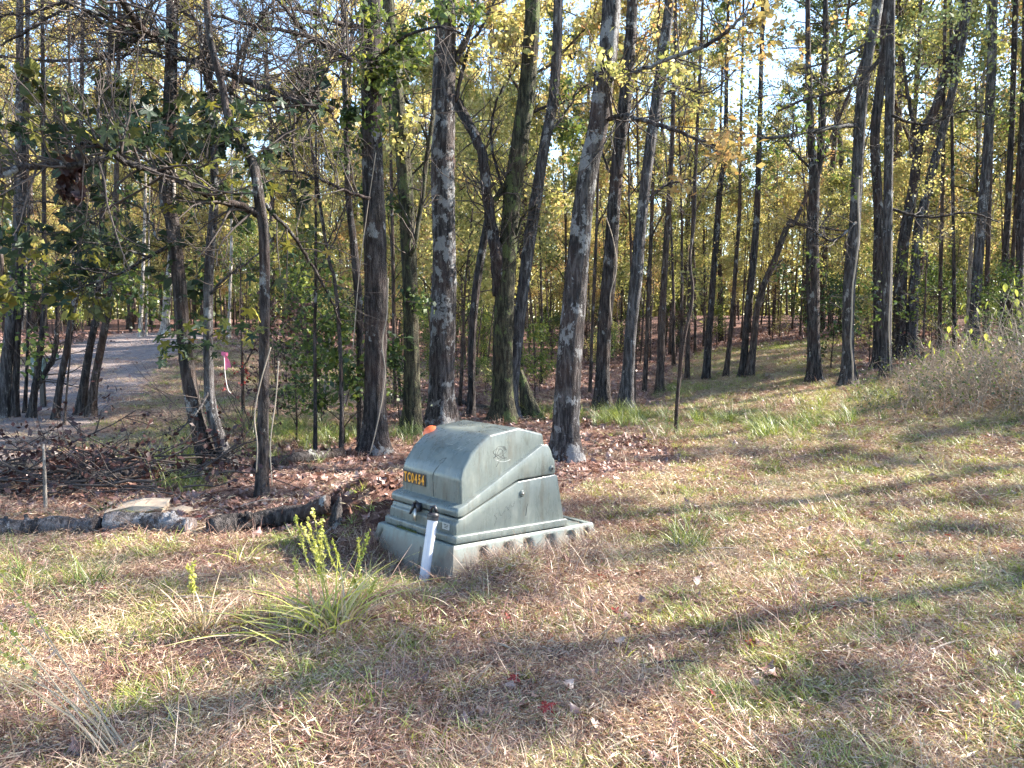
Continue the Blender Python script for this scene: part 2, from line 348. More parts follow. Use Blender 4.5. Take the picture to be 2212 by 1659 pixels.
def blades(n, rad, hmin, hmax, lean, w, g, segs=3, curve=.6):
    mb = MB(); base = np.stack([g.normal(0, rad, n), g.normal(0, rad, n), np.full(n, -.01)], -1)
    az = g.uniform(0, 6.283, n); h = g.uniform(hmin, hmax, n); ln = np.abs(g.normal(lean, lean * .4, n))
    d = np.stack([np.cos(az), np.sin(az), np.zeros(n)], -1); sd_ = np.stack([-np.sin(az), np.cos(az), np.zeros(n)], -1)
    tw = g.uniform(-1, 1, n)[:, None]; sd_ = unit(sd_ + d * tw)
    pts = []
    for k in range(segs + 1):
        t = k / segs; c_ = base + d * (h * (ln * t + curve * t * t))[:, None] + np.array([0, 0, 1]) * (h * np.sqrt(np.clip(1 - (ln * .5 + curve * .35) ** 2, .05, 1)) * (t - .30 * curve * t * t))[:, None]
        ww = w * (1 - t ** 1.6) + w * .08; pts.append((c_ - sd_ * ww * .5, c_ + sd_ * ww * .5))
    for k in range(segs):
        mb.quads(np.stack([pts[k][0], pts[k][1], pts[k + 1][1], pts[k + 1][0]], 1), g.uniform(0, 1, n) if k == 0 else mb.a[-1][::4])
    return mb
def thatch_patch(n, rad, g, w=.0016):
    mb = MB(); c_ = np.stack([g.normal(0, rad, n), g.normal(0, rad, n), g.uniform(.0, .035, n)], -1); az = g.uniform(0, 6.283, n); L_ = g.uniform(.015, .065, n)
    d = unit(np.stack([np.cos(az), np.sin(az), g.normal(.05, .35, n)], -1)); s_ = unit(np.cross(d, g.normal(size=(n, 3)))); k2 = g.normal(0, .25, (n, 3))
    a, b, e = c_ - d * L_[:, None] * .5, c_ + k2 * L_[:, None] * .3, c_ + d * L_[:, None] * .5
    v = g.uniform(0, 1, n); mb.quads(np.stack([a, b - s_ * w, b + s_ * w], 1), v); mb.quads(np.stack([b - s_ * w, e, b + s_ * w], 1), v)
    return mb
def oak_leaf(g, L_=.09, lob=4, wd_=.5):
    n = 9; t = np.linspace(0, 1, n); half = wd_ * np.sin(math.pi * np.clip(t * .92 + .06, 0, 1)) ** .8 * (1 + .38 * np.cos(t * lob * 6.283)) * .5
    cu = g.uniform(.2, 1.0); cz = g.uniform(-.6, .6)
    mb = MB(); V_ = []
    for k in range(n):
        z = cu * (t[k] - .5) ** 2; y = half[k]
        V_ += [(t[k] - .5, -y, z + abs(y) * cz * 1.4), (t[k] - .5, 0, z), (t[k] - .5, y, z + abs(y) * cz)]
    V_ = np.array(V_) * L_; V_[:, 2] -= V_[:, 2].min()
    Fc = []
    for k in range(n - 1):
        q = k * 3; Fc += [[q, q + 1, q + 4, q + 3], [q + 1, q + 2, q + 5, q + 4]]
    mb.raw(V_, Fc); return mb
gg = np.random.default_rng(21)
V_dry = [blades(34, .035, .02, .06, .5, .0036, gg).mesh('dry_blades', M['grass_dry']) for q in range(7)] + [blades(9, .02, .09, .2, .35, .003, gg).mesh('dry_blades', M['grass_dry']) for q in range(1)]
V_that = [thatch_patch(70, .06, gg).mesh('thatch', M['grass_dry']) for q in range(7)]
V_grn = [blades(30, .026, .03, .085, .45, .0052, gg).mesh('green_blades', M['grass_green']) for q in range(7)]
V_tall = [blades(34, .05, .25, .55, .25, .007, gg, 4).mesh('tall_blades', M['grass_green']) for q in range(5)]
V_lit = [oak_leaf(gg, gg.uniform(.055, .10), gg.integers(2, 5), gg.uniform(.45, .7)).mesh('litter_leaf', M['litter']) for q in range(12)]
def sample(n, r0, r1, pw, ang=47):
    u = rng.random(n); e = 2 - pw
    r = (r0 ** e + u * (r1 ** e - r0 ** e)) ** (1 / e); a = np.radians(rng.uniform(-ang, ang, n)); return r * np.sin(a), r * np.cos(a)
BOXC = np.array([-.02, 5.35]); BYAW = -0.8038
def in_box(x, y):
    dx, dy = x - (-.363), y - 4.85; c_, s_ = math.cos(BYAW), math.sin(BYAW)
    # local: lx = right-going (-u), ly = v
    a = .6935 * dx - .7205 * dy; b = .7187 * dx + .692 * dy
    return (a > -.85) & (a < .07) & (b > -.05) & (b < 1.38)
def lay(name, variants, n, rr, dens, smin, smax, tone, label, cat, tilt=.18, lift=0.):
    x, y = sample(n, *rr); lw_, lt_, gr_, gv_ = zones(x, y); k = (rng.random(n) < dens(x, y, lw_, lt_, gr_, gv_)) & ~in_box(x, y)
    x, y = x[k], y[k]; lw_, lt_, gr_, gv_ = lw_[k], lt_[k], gr_[k], gv_[k]; n = len(x)
    P = np.stack([x, y, height(x, y) + lift], -1); rot = np.stack([rng.normal(0, tilt, n), rng.normal(0, tilt, n), rng.uniform(0, 6.28, n)], -1)
    s_ = rng.uniform(smin, smax, n) * (1 + .25 * bumps(x, y, 2.6, 6)) * (1 + .02 * np.hypot(x, y))
    return scatter(name, variants, P, rot, s_, np.clip(tone(x, y, n, gr_, lw_), 0, 1), label, cat)
patch = lambda x, y: .52 + .55 * bumps(x, y, 2.2, 15)
lay('dry_thatch', V_that, 56000, (1.6, 26, 1.15), lambda x, y, l, t, g, v: .10 + .9 * l * (.3 + .7 * sst(-.45, .15, bumps(x, y, 4.3, 2))), .7, 1.4, lambda x, y, n, g, l: .0 + .8 * patch(x, y) + rng.normal(0, .2, n), 'matted dry tan straw lying over the lawn', 'straw', .1)
lay('dry_grass', V_dry, 80000, (1.6, 30, 1.15), lambda x, y, l, t, g, v: np.clip(l * (1.0 - .6 * g) * (.35 + .65 * sst(-.35, .3, bumps(x, y, 5.5, 1))) + .04, 0, 1), .5, 1.4, lambda x, y, n, g, l: -.12 + 1.05 * patch(x, y) + .28 * bumps(x, y, 7.5, 13) + rng.normal(0, .13, n), 'short dry pinkish tan grass covering the lawn', 'grass')
lay('green_grass', V_grn, 60000, (1.6, 30, 1.15), lambda x, y, l, t, g, v: np.clip(g * 1.15 * sst(-.35, .2, bumps(x, y, 6.5, 8)) + .16 * l, 0, 1), .6, 1.3, lambda x, y, n, g, l: .66 + .3 * bumps(x, y, 1.7, 2) + rng.normal(0, .2, n), 'yellow green grass growing in patches of the lawn', 'grass')
lay('leaf_litter', V_lit, 125000, (2, 40, 1.0), lambda x, y, l, t, g, v: np.clip(t * .95 * (.35 + .65 * sst(-.4, .5, bumps(x, y, 1.9, 5))) + .05 + .22 * sst(.0, .5, bumps(x, y, 2.7, 17)), 0, 1) * (1 - .8 * v), .5, 1.0, lambda x, y, n, g, l: .45 + .25 * bumps(x, y, .9, 11) + rng.normal(0, .22, n), 'brown curled leaf litter covering the forest floor', 'leaf litter', .5, .006)
nb = 420; bv = rng.uniform(-.15, 1.45, nb); bu = -np.abs(rng.normal(.10, .10, nb)) - .04; k_ = rng.random(nb) < .25; bu = np.where(k_, rng.uniform(-.1, .9, nb), bu); bv = np.where(k_, -np.abs(rng.normal(.10, .07, nb)) - .04, bv)
lx = -bu; bx_ = -.363 + .6935 * lx + .7187 * bv; by_ = 4.85 - .7205 * lx + .692 * bv
scatter('base_weeds', V_dry[-1:] + V_dry[:4] + [blades(14, .03, .08, .2, .45, .0042, gg, 4).mesh('weed_blades', M['grass_dry']) for q in range(4)], np.stack([bx_, by_, height(bx_, by_)], -1), np.stack([rng.normal(0, .2, nb), rng.normal(0, .2, nb), rng.uniform(0, 6, nb)], -1), rng.uniform(.6, 1.25, nb), np.clip(rng.normal(.35, .3, nb), 0, 1), 'dry reddish grass and weeds crowding the base of the cabinet', 'grass')
# tall green grass: patch right of the cabinet, patches under the trees
tc_ = [(at(1680, 930), .65, 70), (at(1560, 915), .4, 30), (at(1310, 905), .55, 46), (at(1380, 915), .6, 36), (at(1180, 900), .5, 30), (at(430, 1000), .4, 24), (at(690, 950), .9, 70), (at(170, 1270), .16, 7), (at(600, 930), .6, 30), (at(1500, 850), .7, 18), (at(1780, 880), .7, 18), (at(1480, 1185), .12, 4), (at(420, 1060), .25, 9), (at(1960, 860), .8, 30)]
xs = np.concatenate([rng.normal(c_.x, s_, n_) for c_, s_, n_ in tc_]); ys = np.concatenate([rng.normal(c_.y, s_ * .6, n_) for c_, s_, n_ in tc_]); n_ = len(xs)
scatter('tall_grass', V_tall, np.stack([xs, ys, height(xs, ys)], -1), np.stack([rng.normal(0, .15, n_), rng.normal(0, .15, n_), rng.uniform(0, 6, n_)], -1), rng.uniform(.35, .8, n_), np.clip(rng.normal(.22, .2, n_), 0, 1), 'long green grass growing in tufts between the trunks', 'grass')

# ------------------------------------------------------------------ utility cabinet
BR = Matrix([[0.69348, 0.71869, 0.050596], [-0.72047, 0.69195, 0.046099], [-0.001879, -0.068422, 0.99765]])
cab = empty('utility_cabinet', (-.36296, 4.85, .1577), 'dull green fibreglass utility cabinet with sloping hood beside the white post', 'utility cabinet')
cab.rotation_euler = BR.to_euler()
def shell_mat(name, a, b, rough):
    m, N, L, o = mat(name); tc = N('TexCoord').outputs['Object']
    n1 = noise(N, L, tc, 3.5, 5, .6); n2 = noise(N, L, tc, 60, 4, .7); n3 = noise(N, L, tc, 9, 6, .7, (1, 1, .3))
    c = mixc(N, L, n1.outputs['Fac'], a, b)
    st = ramp(N, [(.5, (0, 0, 0)), (.72, (.5, .5, .5))]); L(n3.outputs['Fac'], st.inputs[0]); c = mixc(N, L, st.outputs[0], c, (.27, .28, .24))
    dd = ramp(N, [(.28, (.5, .5, .5)), (.40, (0, 0, 0))]); L(n3.outputs['Fac'], dd.inputs[0]); c = mixc(N, L, dd.outputs[0], c, (.045, .045, .03))
    n4 = noise(N, L, tc, 5, 6, .75, (1.5, 1.5, .25)); ds = ramp(N, [(.53, (0, 0, 0)), (.64, (.55, .55, .55))]); L(n4.outputs['Fac'], ds.inputs[0]); c = mixc(N, L, ds.outputs[0], c, (.085, .075, .058))
    sx = N('SeparateXYZ'); L(tc, sx.inputs[0]); ml = N('Math', operation='MULTIPLY_ADD'); L(n4.outputs['Fac'], ml.inputs[0]); ml.inputs[1].default_value = -.35; L(sx.outputs['Z'], ml.inputs[2]); sp = ramp(N, [(0, (.75, .75, .75)), (.08, (0, 0, 0))]); ad2 = N('Math', operation='ADD'); L(ml.outputs[0], ad2.inputs[0]); ad2.inputs[1].default_value = .26; L(ad2.outputs[0], sp.inputs[0]); c = mixc(N, L, sp.outputs[0], c, (.15, .115, .085))
    c = mixc(N, L, .10, c, n2.outputs['Fac'], 'OVERLAY')
    p = N('BsdfPrincipled'); L(c, p.inputs['Base Color'])
    rr = ramp(N, [(.3, (rough - .1,) * 3), (.7, (rough + .16,) * 3)]); L(n3.outputs['Fac'], rr.inputs[0]); L(rr.outputs[0], p.inputs['Roughness'])
    bp = N('Bump'); bp.inputs['Strength'].default_value = .12; bp.inputs['Distance'].default_value = .0006; L(n2.outputs['Fac'], bp.inputs['Height'])
    b2 = N('Bump'); b2.inputs['Strength'].default_value = .3; b2.inputs['Distance'].default_value = .012; L(n1.outputs['Fac'], b2.inputs['Height']); L(bp.outputs[0], b2.inputs['Normal']); L(b2.outputs[0], p.inputs['Normal'])
    L(p.outputs[0], o.inputs[0]); return m
M['shell'] = shell_mat('green_shell', (.108, .128, .120), (.160, .178, .163), .28)
M['sleeve'] = shell_mat('green_sleeve', (.14, .175, .155), (.21, .235, .21), .5)
M['black'] = flat_mat('black_metal', (.02, .018, .022), .4, .4, 40)
M['steel'] = flat_mat('worn_steel', (.42, .38, .33), .35, .3, 30, .9)
M['orange'] = flat_mat('orange_plastic', (.85, .16, .05), .35, .12, 8)
M['label'] = flat_mat('sticker', (.42, .42, .40), .5, .3, 60)
M['plate_black'] = flat_mat('plate_black', (.05, .03, .02), .6, .2, 20)
M['amber'] = flat_mat('amber_lettering', (.75, .33, .03), .5, .1, 20)
M['crack'] = flat_mat('dark_scribble', (.012, .012, .012), .6, .1, 20)
M['scratch'] = flat_mat('pale_scratch', (.45, .47, .46), .6, .1, 20)
def prism(name, prof, u0, u1, draft, bev, m, parent, segs=3, sections=1):
    """side profile (v, w) swept across u0..u1; draft(w) pulls the flanks in with height"""
    bm = bmesh.new(); A = [bm.verts.new((-(u0 + draft(w)), v, w)) for v, w in prof]; B = [bm.verts.new((-(u1 - draft(w)), v, w)) for v, w in prof]
    n = len(prof); bm.faces.new(A); bm.faces.new(B[::-1])
    for i in range(n): bm.faces.new((A[i], B[i], B[(i + 1) % n], A[(i + 1) % n]))
    bmesh.ops.recalc_face_normals(bm, faces=bm.faces)
    if bev:
        es = [e for e in bm.edges if len(e.link_faces) == 2 and e.calc_face_angle(0) > .25]
        bmesh.ops.bevel(bm, geom=es, offset=bev, segments=segs, affect='EDGES', profile=.5, clamp_overlap=True)
    bmesh.ops.triangulate(bm, faces=[f for f in bm.faces if len(f.verts) > 4])
    me = bpy.data.meshes.new(name); bm.to_mesh(me); bm.free(); me.materials.append(m)
    me.polygons.foreach_set('use_smooth', [True] * len(me.polygons)); me.set_sharp_from_angle(angle=R_(32))
    return kid(obj(name, me, parent), parent)
W_ = .787
# sleeve: scalloped skirt
def sleeve_outline(depth, amp):
    u0, u1, v0, v1 = -.010 - depth * .16, .830 + depth * .12, -.022 - depth * .12, 1.355 + depth * .12
    out = []
    def side(a, b, nrm, n, pk):
        a = np.array(a); b = np.array(b); L_ = np.linalg.norm(b - a)
        for t in np.linspace(0, 1, n, endpoint=False):
            s_ = 0
            for c_, w_ in pk:
                q = abs(t * L_ - c_) / w_
                if q < 1: s_ = max(s_, (1 - q ** 4))
            out.append(a + (b - a) * t - np.array(nrm) * amp * s_)
    side((u0, v0), (u0, v1), (-1, 0), 96, [(.26, .04), (.48, .05), (.68, .05), (.90, .055), (1.12, .05), (1.30, .03)])
    side((u0, v1), (u1, v1), (0, 1), 50, [(.2, .05), (.45, .05), (.7, .05)])
    side((u1, v1), (u1, v0), (1, 0), 96, [(.26, .05), (.48, .05), (.70, .05), (.94, .05), (1.16, .05)])
    side((u1, v0), (u0, v0), (0, -1), 60, [(.06, .012), (.60, .012)])
    return np.array(out)
bm = bmesh.new(); rows = []
for w, dp, am in ((-.05, -.35, 0), (-.004, -.34, 0), (-.004, -.06, 0), (-.012, 0, 0), (-.03, .06, 0), (-.045, .1, .012), (-.07, .2, .034), (-.30, 1, .036)):
    O_ = sleeve_outline(max(dp, 0) * .5, am)
    if dp < 0:
        c0 = O_.mean(0); k = (1 + dp * .25) if dp < -.2 else .985; O_ = c0 + (O_ - c0) * k
    rows.append([bm.verts.new((-a, b, w)) for a, b in O_])
for r1, r2 in zip(rows[:-1], rows[1:]):
    for i in range(len(r1)): bm.faces.new((r1[i], r1[(i + 1) % len(r1)], r2[(i + 1) % len(r1)], r2[i]))
bmesh.ops.recalc_face_normals(bm, faces=bm.faces)
me = bpy.data.meshes.new('base_sleeve'); bm.to_mesh(me); bm.free(); me.materials.append(M['sleeve'])
me.polygons.foreach_set('use_smooth', [True] * len(me.polygons)); me.set_sharp_from_angle(angle=R_(38))
kid(obj('base_sleeve', me, cab), cab)
mb = MB(); mb.box((-.40, .66, -.012), (.36, .60, .006)); kid(obj('pad', mb.mesh('pad', M['sleeve'], False), cab), cab)
prism('skirt', [(0, .002), (0, .048), (.018, .056), (1.062, .056), (1.075, .045), (1.075, .002)], 0, W_, lambda w: .0, .012, M['shell'], cab)
prism('lower_body', [(.02, .05), (.02, .122), (.038, .136), (.038, .158), (.075, .160), (.58, .360), (.962, .384), (.985, .372), (1.062, .05)], .026, W_ - .026, lambda w: (w - .05) * .05, .010, M['shell'], cab)
lid = prism('lid', [(.028, .168), (.024, .205), (.036, .226), (.095, .245), (.825, .608), (.885, .598), (.915, .560), (.935, .505), (.952, .492), (.962, .400), (.945, .388), (.58, .372), (.08, .170)], .024, W_ - .024, lambda w: (w - .15) * .07, .012, M['shell'], cab)
hood = prism('hood', [(.088, .215), (.078, .405), (.098, .465), (.162, .560), (.245, .630), (.337, .690), (.61, .730), (.859, .680), (.885, .56), (.84, .55)], .066, W_ - .066, lambda w: max(0, (w - .2)) * .05, .018, M['shell'], lid, 4)
# number plate and its characters
pl = MB(); pl.box((-(.560), .0765, .345), (.126, .003, .041), Matrix.Rotation(R_(-3), 3, 'X')); plate = kid(obj('number_plate', pl.mesh('number_plate', M['plate_black'], False), lid), lid)
for q, ch in enumerate('TC0454'):
    cu = bpy.data.curves.new('character', 'FONT'); cu.body = ch; cu.size = .092; cu.extrude = .0015; cu.align_x = 'CENTER'; cu.offset = .0022; cu.materials.append(M['amber'])
    tmp = bpy.data.objects.new('tmp', cu); C.objects.link(tmp); bpy.context.view_layer.update()
    tm_ = bpy.data.meshes.new_from_object(tmp); tm_.name = 'character'; bpy.data.objects.remove(tmp); tm_.materials.clear(); tm_.materials.append(M['amber'])
    t_ = bpy.data.objects.new('character', tm_); C.objects.link(t_); t_.parent = plate; t_.rotation_euler = (R_(90 + 3), 0, 0); t_.scale = (.56, 1, 1)
    t_.location = (-(.560) + [-.100, -.056, -.016, .024, .064, .102][q], .0715, .313)
def stroke(name, pts, m, r, parent, ax='front', lab=None):
    mb = MB(); P = spline(pts, len(pts) * 3); mb.tube(P, r, 4); o_ = kid(obj(name, mb.mesh(name, m), parent), parent)
    return o_
# crack down the hood front, scratches on the slanted front, marker scribbles on the flank
def hf(u, w):
    prof = np.array([(.215, .0876), (.405, .0776), (.465, .0975), (.56, .1615), (.63, .2445), (.69, .3365)]); return (-u, float(np.interp(w, prof[:, 0], prof[:, 1])) - .0005, w)
stroke('crack', [hf(.354, .25), hf(.357, .33), hf(.359, .40), hf(.335, .45), hf(.30, .50), hf(.295, .52)], M['crack'], .0016, lid)
stroke('crack', [hf(.30, .515), hf(.32, .51), hf(.345, .49)], M['crack'], .0011, lid)
for ln in ([(.40, .60), (.33, .60)], [(.36, .605), (.31, .645)], [(.33, .60), (.27, .655), (.25, .668)], [(.25, .60), (.215, .648)], [(.24, .585), (.20, .582)], [(.37, .625), (.35, .645)], [(.26, .575), (.23, .60)], [(.22, .57), (.185, .60)]):
    stroke('scratch', [hf(*q) for q in ln], M['scratch'], .0008, lid)
def sf(v, w, lid_=True):
    u = (.066 + max(0, w - .2) * .05) if lid_ else (.026 + (w - .05) * .05); return (-(u - .0004), v, w)
g5 = np.random.default_rng(5)
lp = [sf(.43 + .05 * math.cos(a * 1.9) + .015 * math.sin(a * 5), .575 + .035 * math.sin(a * 2.3) - .002 * a) for a in np.linspace(0, 11, 26)]
stroke('marker_scribble', lp, M['crack'], .0011, lid)
stroke('marker_scribble', [sf(.40, .47), sf(.43, .51), sf(.47, .53), sf(.50, .525)], M['crack'], .0012, lid)
stroke('scratch', [sf(.38, .52), sf(.46, .50), sf(.53, .51)], M['scratch'], .001, lid)
stroke('marker_scribble', [sf(.66, .115, 0), sf(.665, .15, 0), sf(.67, .175, 0), sf(.68, .20, 0)], M['crack'], .0016, cab)
stroke('marker_scribble', [sf(v_, w_, 0) for v_, w_ in ((.36, .08), (.38, .13), (.36, .15), (.40, .17), (.42, .14), (.45, .17), (.47, .20), (.49, .17), (.50, .21), (.53, .19), (.55, .23))], M['crack'], .0006, cab)
# bolts
for v_, w_, b_ in ((.617, .275, 0), (.915, .43, 1)):
    mb = MB(); x_ = -(.036 if not b_ else .043)
    mb.tube([(x_ - .01, v_, w_), (x_ + .006, v_, w_), (x_ + .007, v_, w_)], [.022, .022, .016], 16); bo = kid(obj('bolt', mb.mesh('bolt', M['shell']), cab), cab)
    mb = MB(); mb.tube([(x_ + .005, v_, w_), (x_ + .014, v_, w_)], [.010, .009], 6); kid(obj('bolt_head', mb.mesh('bolt_head', M['black'] if b_ else M['steel']), bo), bo)
# latch and padlock on the front
mb = MB(); mb.box((-.425, .012, .172), (.026, .014, .028)); mb.tube([(-.45, -.002, .20), (-.452, -.012, .16), (-.47, -.014, .125), (-.485, -.012, .118)], [.009, .010, .009, .005], 8)
mb.tube([(-.40, -.01, .20), (-.385, -.016, .185), (-.382, -.014, .165), (-.395, -.01, .15)], [.009, .013, .012, .008], 8); mb.tube([(-.44, 0, .198), (-.425, -.008, .215), (-.405, 0, .20)], .007, 8)
la = kid(obj('latch', mb.mesh('latch', M['black']), cab), cab)
mb = MB(); mb.tube([(-.42, -.008, .165), (-.42, -.010, .09), (-.42, -.010, .084)], [.013, .014, .010], 12); mb.tube([(-.42, -.008, .084), (-.42, -.008, .070)], [.006, .005], 8)
kid(obj('padlock', mb.mesh('padlock', M['steel']), cab), cab)
mb = MB(); mb.box((-.124, .0176, .098), (.036, .0012, .022)); st_ = kid(obj('sticker', mb.mesh('sticker', M['label'], False), cab), cab)
mb = MB()
for q in range(3): mb.box((-.124 + .004 * (q % 2), .0160, .108 - .010 * q), (.024 - .004 * q, .0006, .0018))
kid(obj('print_line', mb.mesh('print_line', M['crack'], False), st_), st_)
# orange marker ball at the hood's left edge, twig litter on the pad
mb = MB(); th = np.linspace(0, math.pi, 9); mb.tube(np.stack([-.695 + 0 * th, .315 + 0 * th, .632 - .062 * np.cos(th)], -1), .062 * np.sin(th) + .0006, 18)
kid(obj('orange_marker', mb.mesh('orange_marker', M['orange']), cab), cab)
# moss on the ledge below the skirt
mb = MB(); gm = np.random.default_rng(3)
for q in range(60):
    u = gm.uniform(.40, .62); mb.raw(np.array([[-u, -.012, .0], [-u + gm.normal(0, .006), -.012 + gm.normal(0, .004), .012 + gm.uniform(0, .012)], [-u + .008, -.014, .002], [-u, -.02, .002]]), [[0, 1, 2], [1, 3, 2], [0, 3, 1]])
o_ = kid(obj('moss', mb.mesh('moss', flat_mat('moss', (.06, .075, .015), .95, .4, 60)), cab), cab); o_['kind'] = 'stuff'

# ------------------------------------------------------------------ white post
M['pvc'] = flat_mat('grey_white_plastic', (.52, .52, .56), .42, .14, 9)
f0 = at(907, 1272); f0 = np.array([f0.x, f0.y, gz(f0.x, f0.y) - .12])
top = pt(936, 1112, f0[1] + .10)
post = empty('marker_post', tuple(f0), 'white plastic pipe post with black cap leaning before the cabinet', 'post')
d_ = unit(top - f0); rr_ = .033
def pp(t): return (top - f0) * t
mb = MB(); mb.tube([pp(0), pp(.30), pp(.302), pp(1)], [rr_ * 1.04, rr_ * 1.04, rr_, rr_], 28); kid(obj('pipe', mb.mesh('pipe', M['pvc']), post), post).data.set_sharp_from_angle(angle=R_(40))
mb = MB(); e_ = pp(1); mb.tube([e_ - d_ * .035, e_ - d_ * .033, e_ - d_ * .012, e_ - d_ * .010, e_ + d_ * .002, e_ + d_ * .012], [rr_ * 1.0, rr_ * 1.12, rr_ * 1.12, rr_ * 1.2, rr_ * 1.2, rr_ * .9], 28)
cp = kid(obj('cap', mb.mesh('cap', M['black']), post), post); cp.data.set_sharp_from_angle(angle=R_(40))
mb = MB(); mb.tube([e_ + d_ * .01 + np.array([-.018, 0, 0]), e_ + d_ * .05 + np.array([-.02, 0, 0]), e_ + d_ * .055 + np.array([0, -.004, 0]), e_ + d_ * .02 + np.array([.02, -.01, 0])], [.010, .012, .012, .012], 8); kid(obj('hasp', mb.mesh('hasp', M['black']), cp), cp)
# ------------------------------------------------------------------ trees in front: measured paths (picture px of a 2212 wide view)
CROWNS = []
for q, (H_, R2, nl, nf_, m_) in enumerate(((6.5, 3.0, 15, 2500, 'leaf_yellow'), (7.5, 2.7, 16, 2300, 'leaf_yellow'), (6.0, 3.3, 14, 2600, 'leaf_green'), (8.0, 2.4, 16, 2000, 'leaf_orange'))):
    wd_, lv_ = crown(100 + q, 0, H_, R2, nl, nf_, .085, kids=(5, 4)); wd_.tube([(0, 0, -.3), (.05, 0, H_ * .5), (0, .05, H_)], [.085, .05, .012], 7)
    CROWNS.append((wd_.mesh('crown_branches', M['bark_far']), lv_.mesh('crown_leaves', M[m_])))
def tree(name, path, widths, mname, label, cat='tree', Y=None, htop=9, cr=None, group=None, sides=22, extra=(), flare=.7, bark=.035, crs=1.0, topw=.5):
    """path: list of picture points from the base up; widths: picture px at each point"""
    b = at(*path[0]) if Y is None else None
    Yb = b.y if b else Y
    Ys = [Yb + 0.0] * len(path); P = [pt(px, py, y_) for (px, py), y_ in zip(path, Ys)]
    P[0][2] = gz(P[0][0], P[0][1]) - .05
    r = [w * .5 / F * y_ for w, y_ in zip(widths, Ys)]
    if htop:
        d = unit(P[-1] - P[-2]); d = unit(d + np.array([0, 0, .6])); L_ = max(.5, htop - P[-1][2]); P.append(P[-1] + d * L_); r.append(r[-1] * topw)
    P = np.array(P); L_ = np.linalg.norm(np.diff(P, axis=0), axis=1).sum(); n = int(min(170, max(12, L_ / .07)))
    root = empty(name, tuple(P[0]), label, cat, group)
    Q = spline(P, n); rs = np.interp(np.linspace(0, len(r) - 1, n), np.arange(len(r)), r)
    mb = MB(); mb.tube(Q - P[0], rs, sides, bark, flare, seed=abs(int(path[0][0]))); kid(obj('trunk', mb.mesh('trunk', M[mname]), root), root)
    for bp_, bw, bm_ in extra:          # limbs: (points (px, py, dY), widths, material)
        mb = MB(); BP = np.array([pt(x_, y_, Yb + dy) for x_, y_, dy in bp_]); br = [w * .5 / F * Yb for w in bw]
        n2 = len(BP) * 6; q_ = spline(BP, n2) - P[0]; rr2 = np.interp(np.linspace(0, len(br) - 1, n2), np.arange(len(br)), br)
        q_ += np.random.default_rng(int(bp_[0][0])).normal(0, .006, q_.shape)
        mb.tube(q_, rr2, 9, .04, 0, seed=3)
        o2 = kid(obj('limb', mb.mesh('limb', M[bm_ or mname]), root), root)
        g = np.random.default_rng(int(bp_[1][0] + bp_[1][1])); tw = MB(); tips = []
        for k in range(int(len(q_) * .8)):
            i = g.integers(3, len(q_)); dd = unit(q_[i] - q_[i - 1]); sdv = unit(np.cross(dd, g.normal(size=3)))
            ramify(tw, q_[i - 1], dd * .5 + sdv + np.array([0, 0, .25]), g.uniform(.3, 1.0), max(.003, min(rr2[i] * .4, .012)), g, 1, tips, (4,), .02, .2, 4, .5)
        if tw.n: o3 = obj('twigs', tw.mesh('twigs', M['twig']), o2, kind='stuff')
    if cr is not None and htop:
        w_, l_ = CROWNS[cr]; e = P[-1] - P[0]
        o1 = kid(obj('branches', w_, root, tuple(e)), root); o2 = kid(obj('foliage', l_, root, tuple(e), 'stuff'), root)
        rz = random.uniform(0, 6)
        for o_ in (o1, o2): o_.scale = (crs,) * 3; o_.rotation_euler = (0, 0, rz)
    return root, P
NEAR = []
def T(*a, **k): r_ = tree(*a, **k); NEAR.append(r_); return r_
tA = T('leaning_tree', [(462, 1012), (440, 965), (415, 860), (398, 740), (386, 600), (372, 480), (358, 420), (366, 230), (372, 0)], [42, 34, 30, 28, 29, 27, 26, 25, 24], 'bark', 'crooked dark tree with curved base, left stem of the pair left of centre', htop=8, cr=0, flare=.3,
  extra=[([(370, 122, 0), (433, 137, -.2), (500, 163, -.3), (566, 190, -.3), (666, 223, -.5)], [9, 12, 13, 13, 15], None), ([(366, 90, 0), (320, 70, -.3), (250, 45, -.6), (170, 15, -1), (130, 0, -1)], [9, 8, 7, 6, 5], None),
         ([(370, 130, 0), (300, 105, .3), (250, 130, .4), (200, 128, .6), (90, 130, .8), (0, 120, .9)], [9, 8, 6, 6, 5, 4], None), ([(366, 70, 0), (320, 70, -.4), (290, 40, -.7), (265, 0, -.9)], [11, 12, 13, 13], None)])
tA2 = T('leaning_tree', [(500, 1012), (478, 960), (455, 870), (450, 760), (450, 640), (454, 540), (462, 440), (462, 300), (452, 160), (446, 0)], [34, 27, 23, 21, 20, 19, 17, 15, 13, 12], 'bark_grey', 'slimmer grey stem of the leaning pair, right behind the crooked dark one', htop=7.5, cr=1, flare=.3,
  extra=[([(450, 640, 0), (500, 590, -.2), (545, 560, -.3), (600, 500, -.2)], [7, 5, 4, 3], None), ([(452, 200, 0), (510, 180, .2), (530, 110, .3), (560, 50, .4), (590, 0, .5)], [8, 8, 7, 6, 5], None), ([(455, 840, 0), (420, 900, -.3), (380, 935, -.5)], [5, 4, 3], None)])
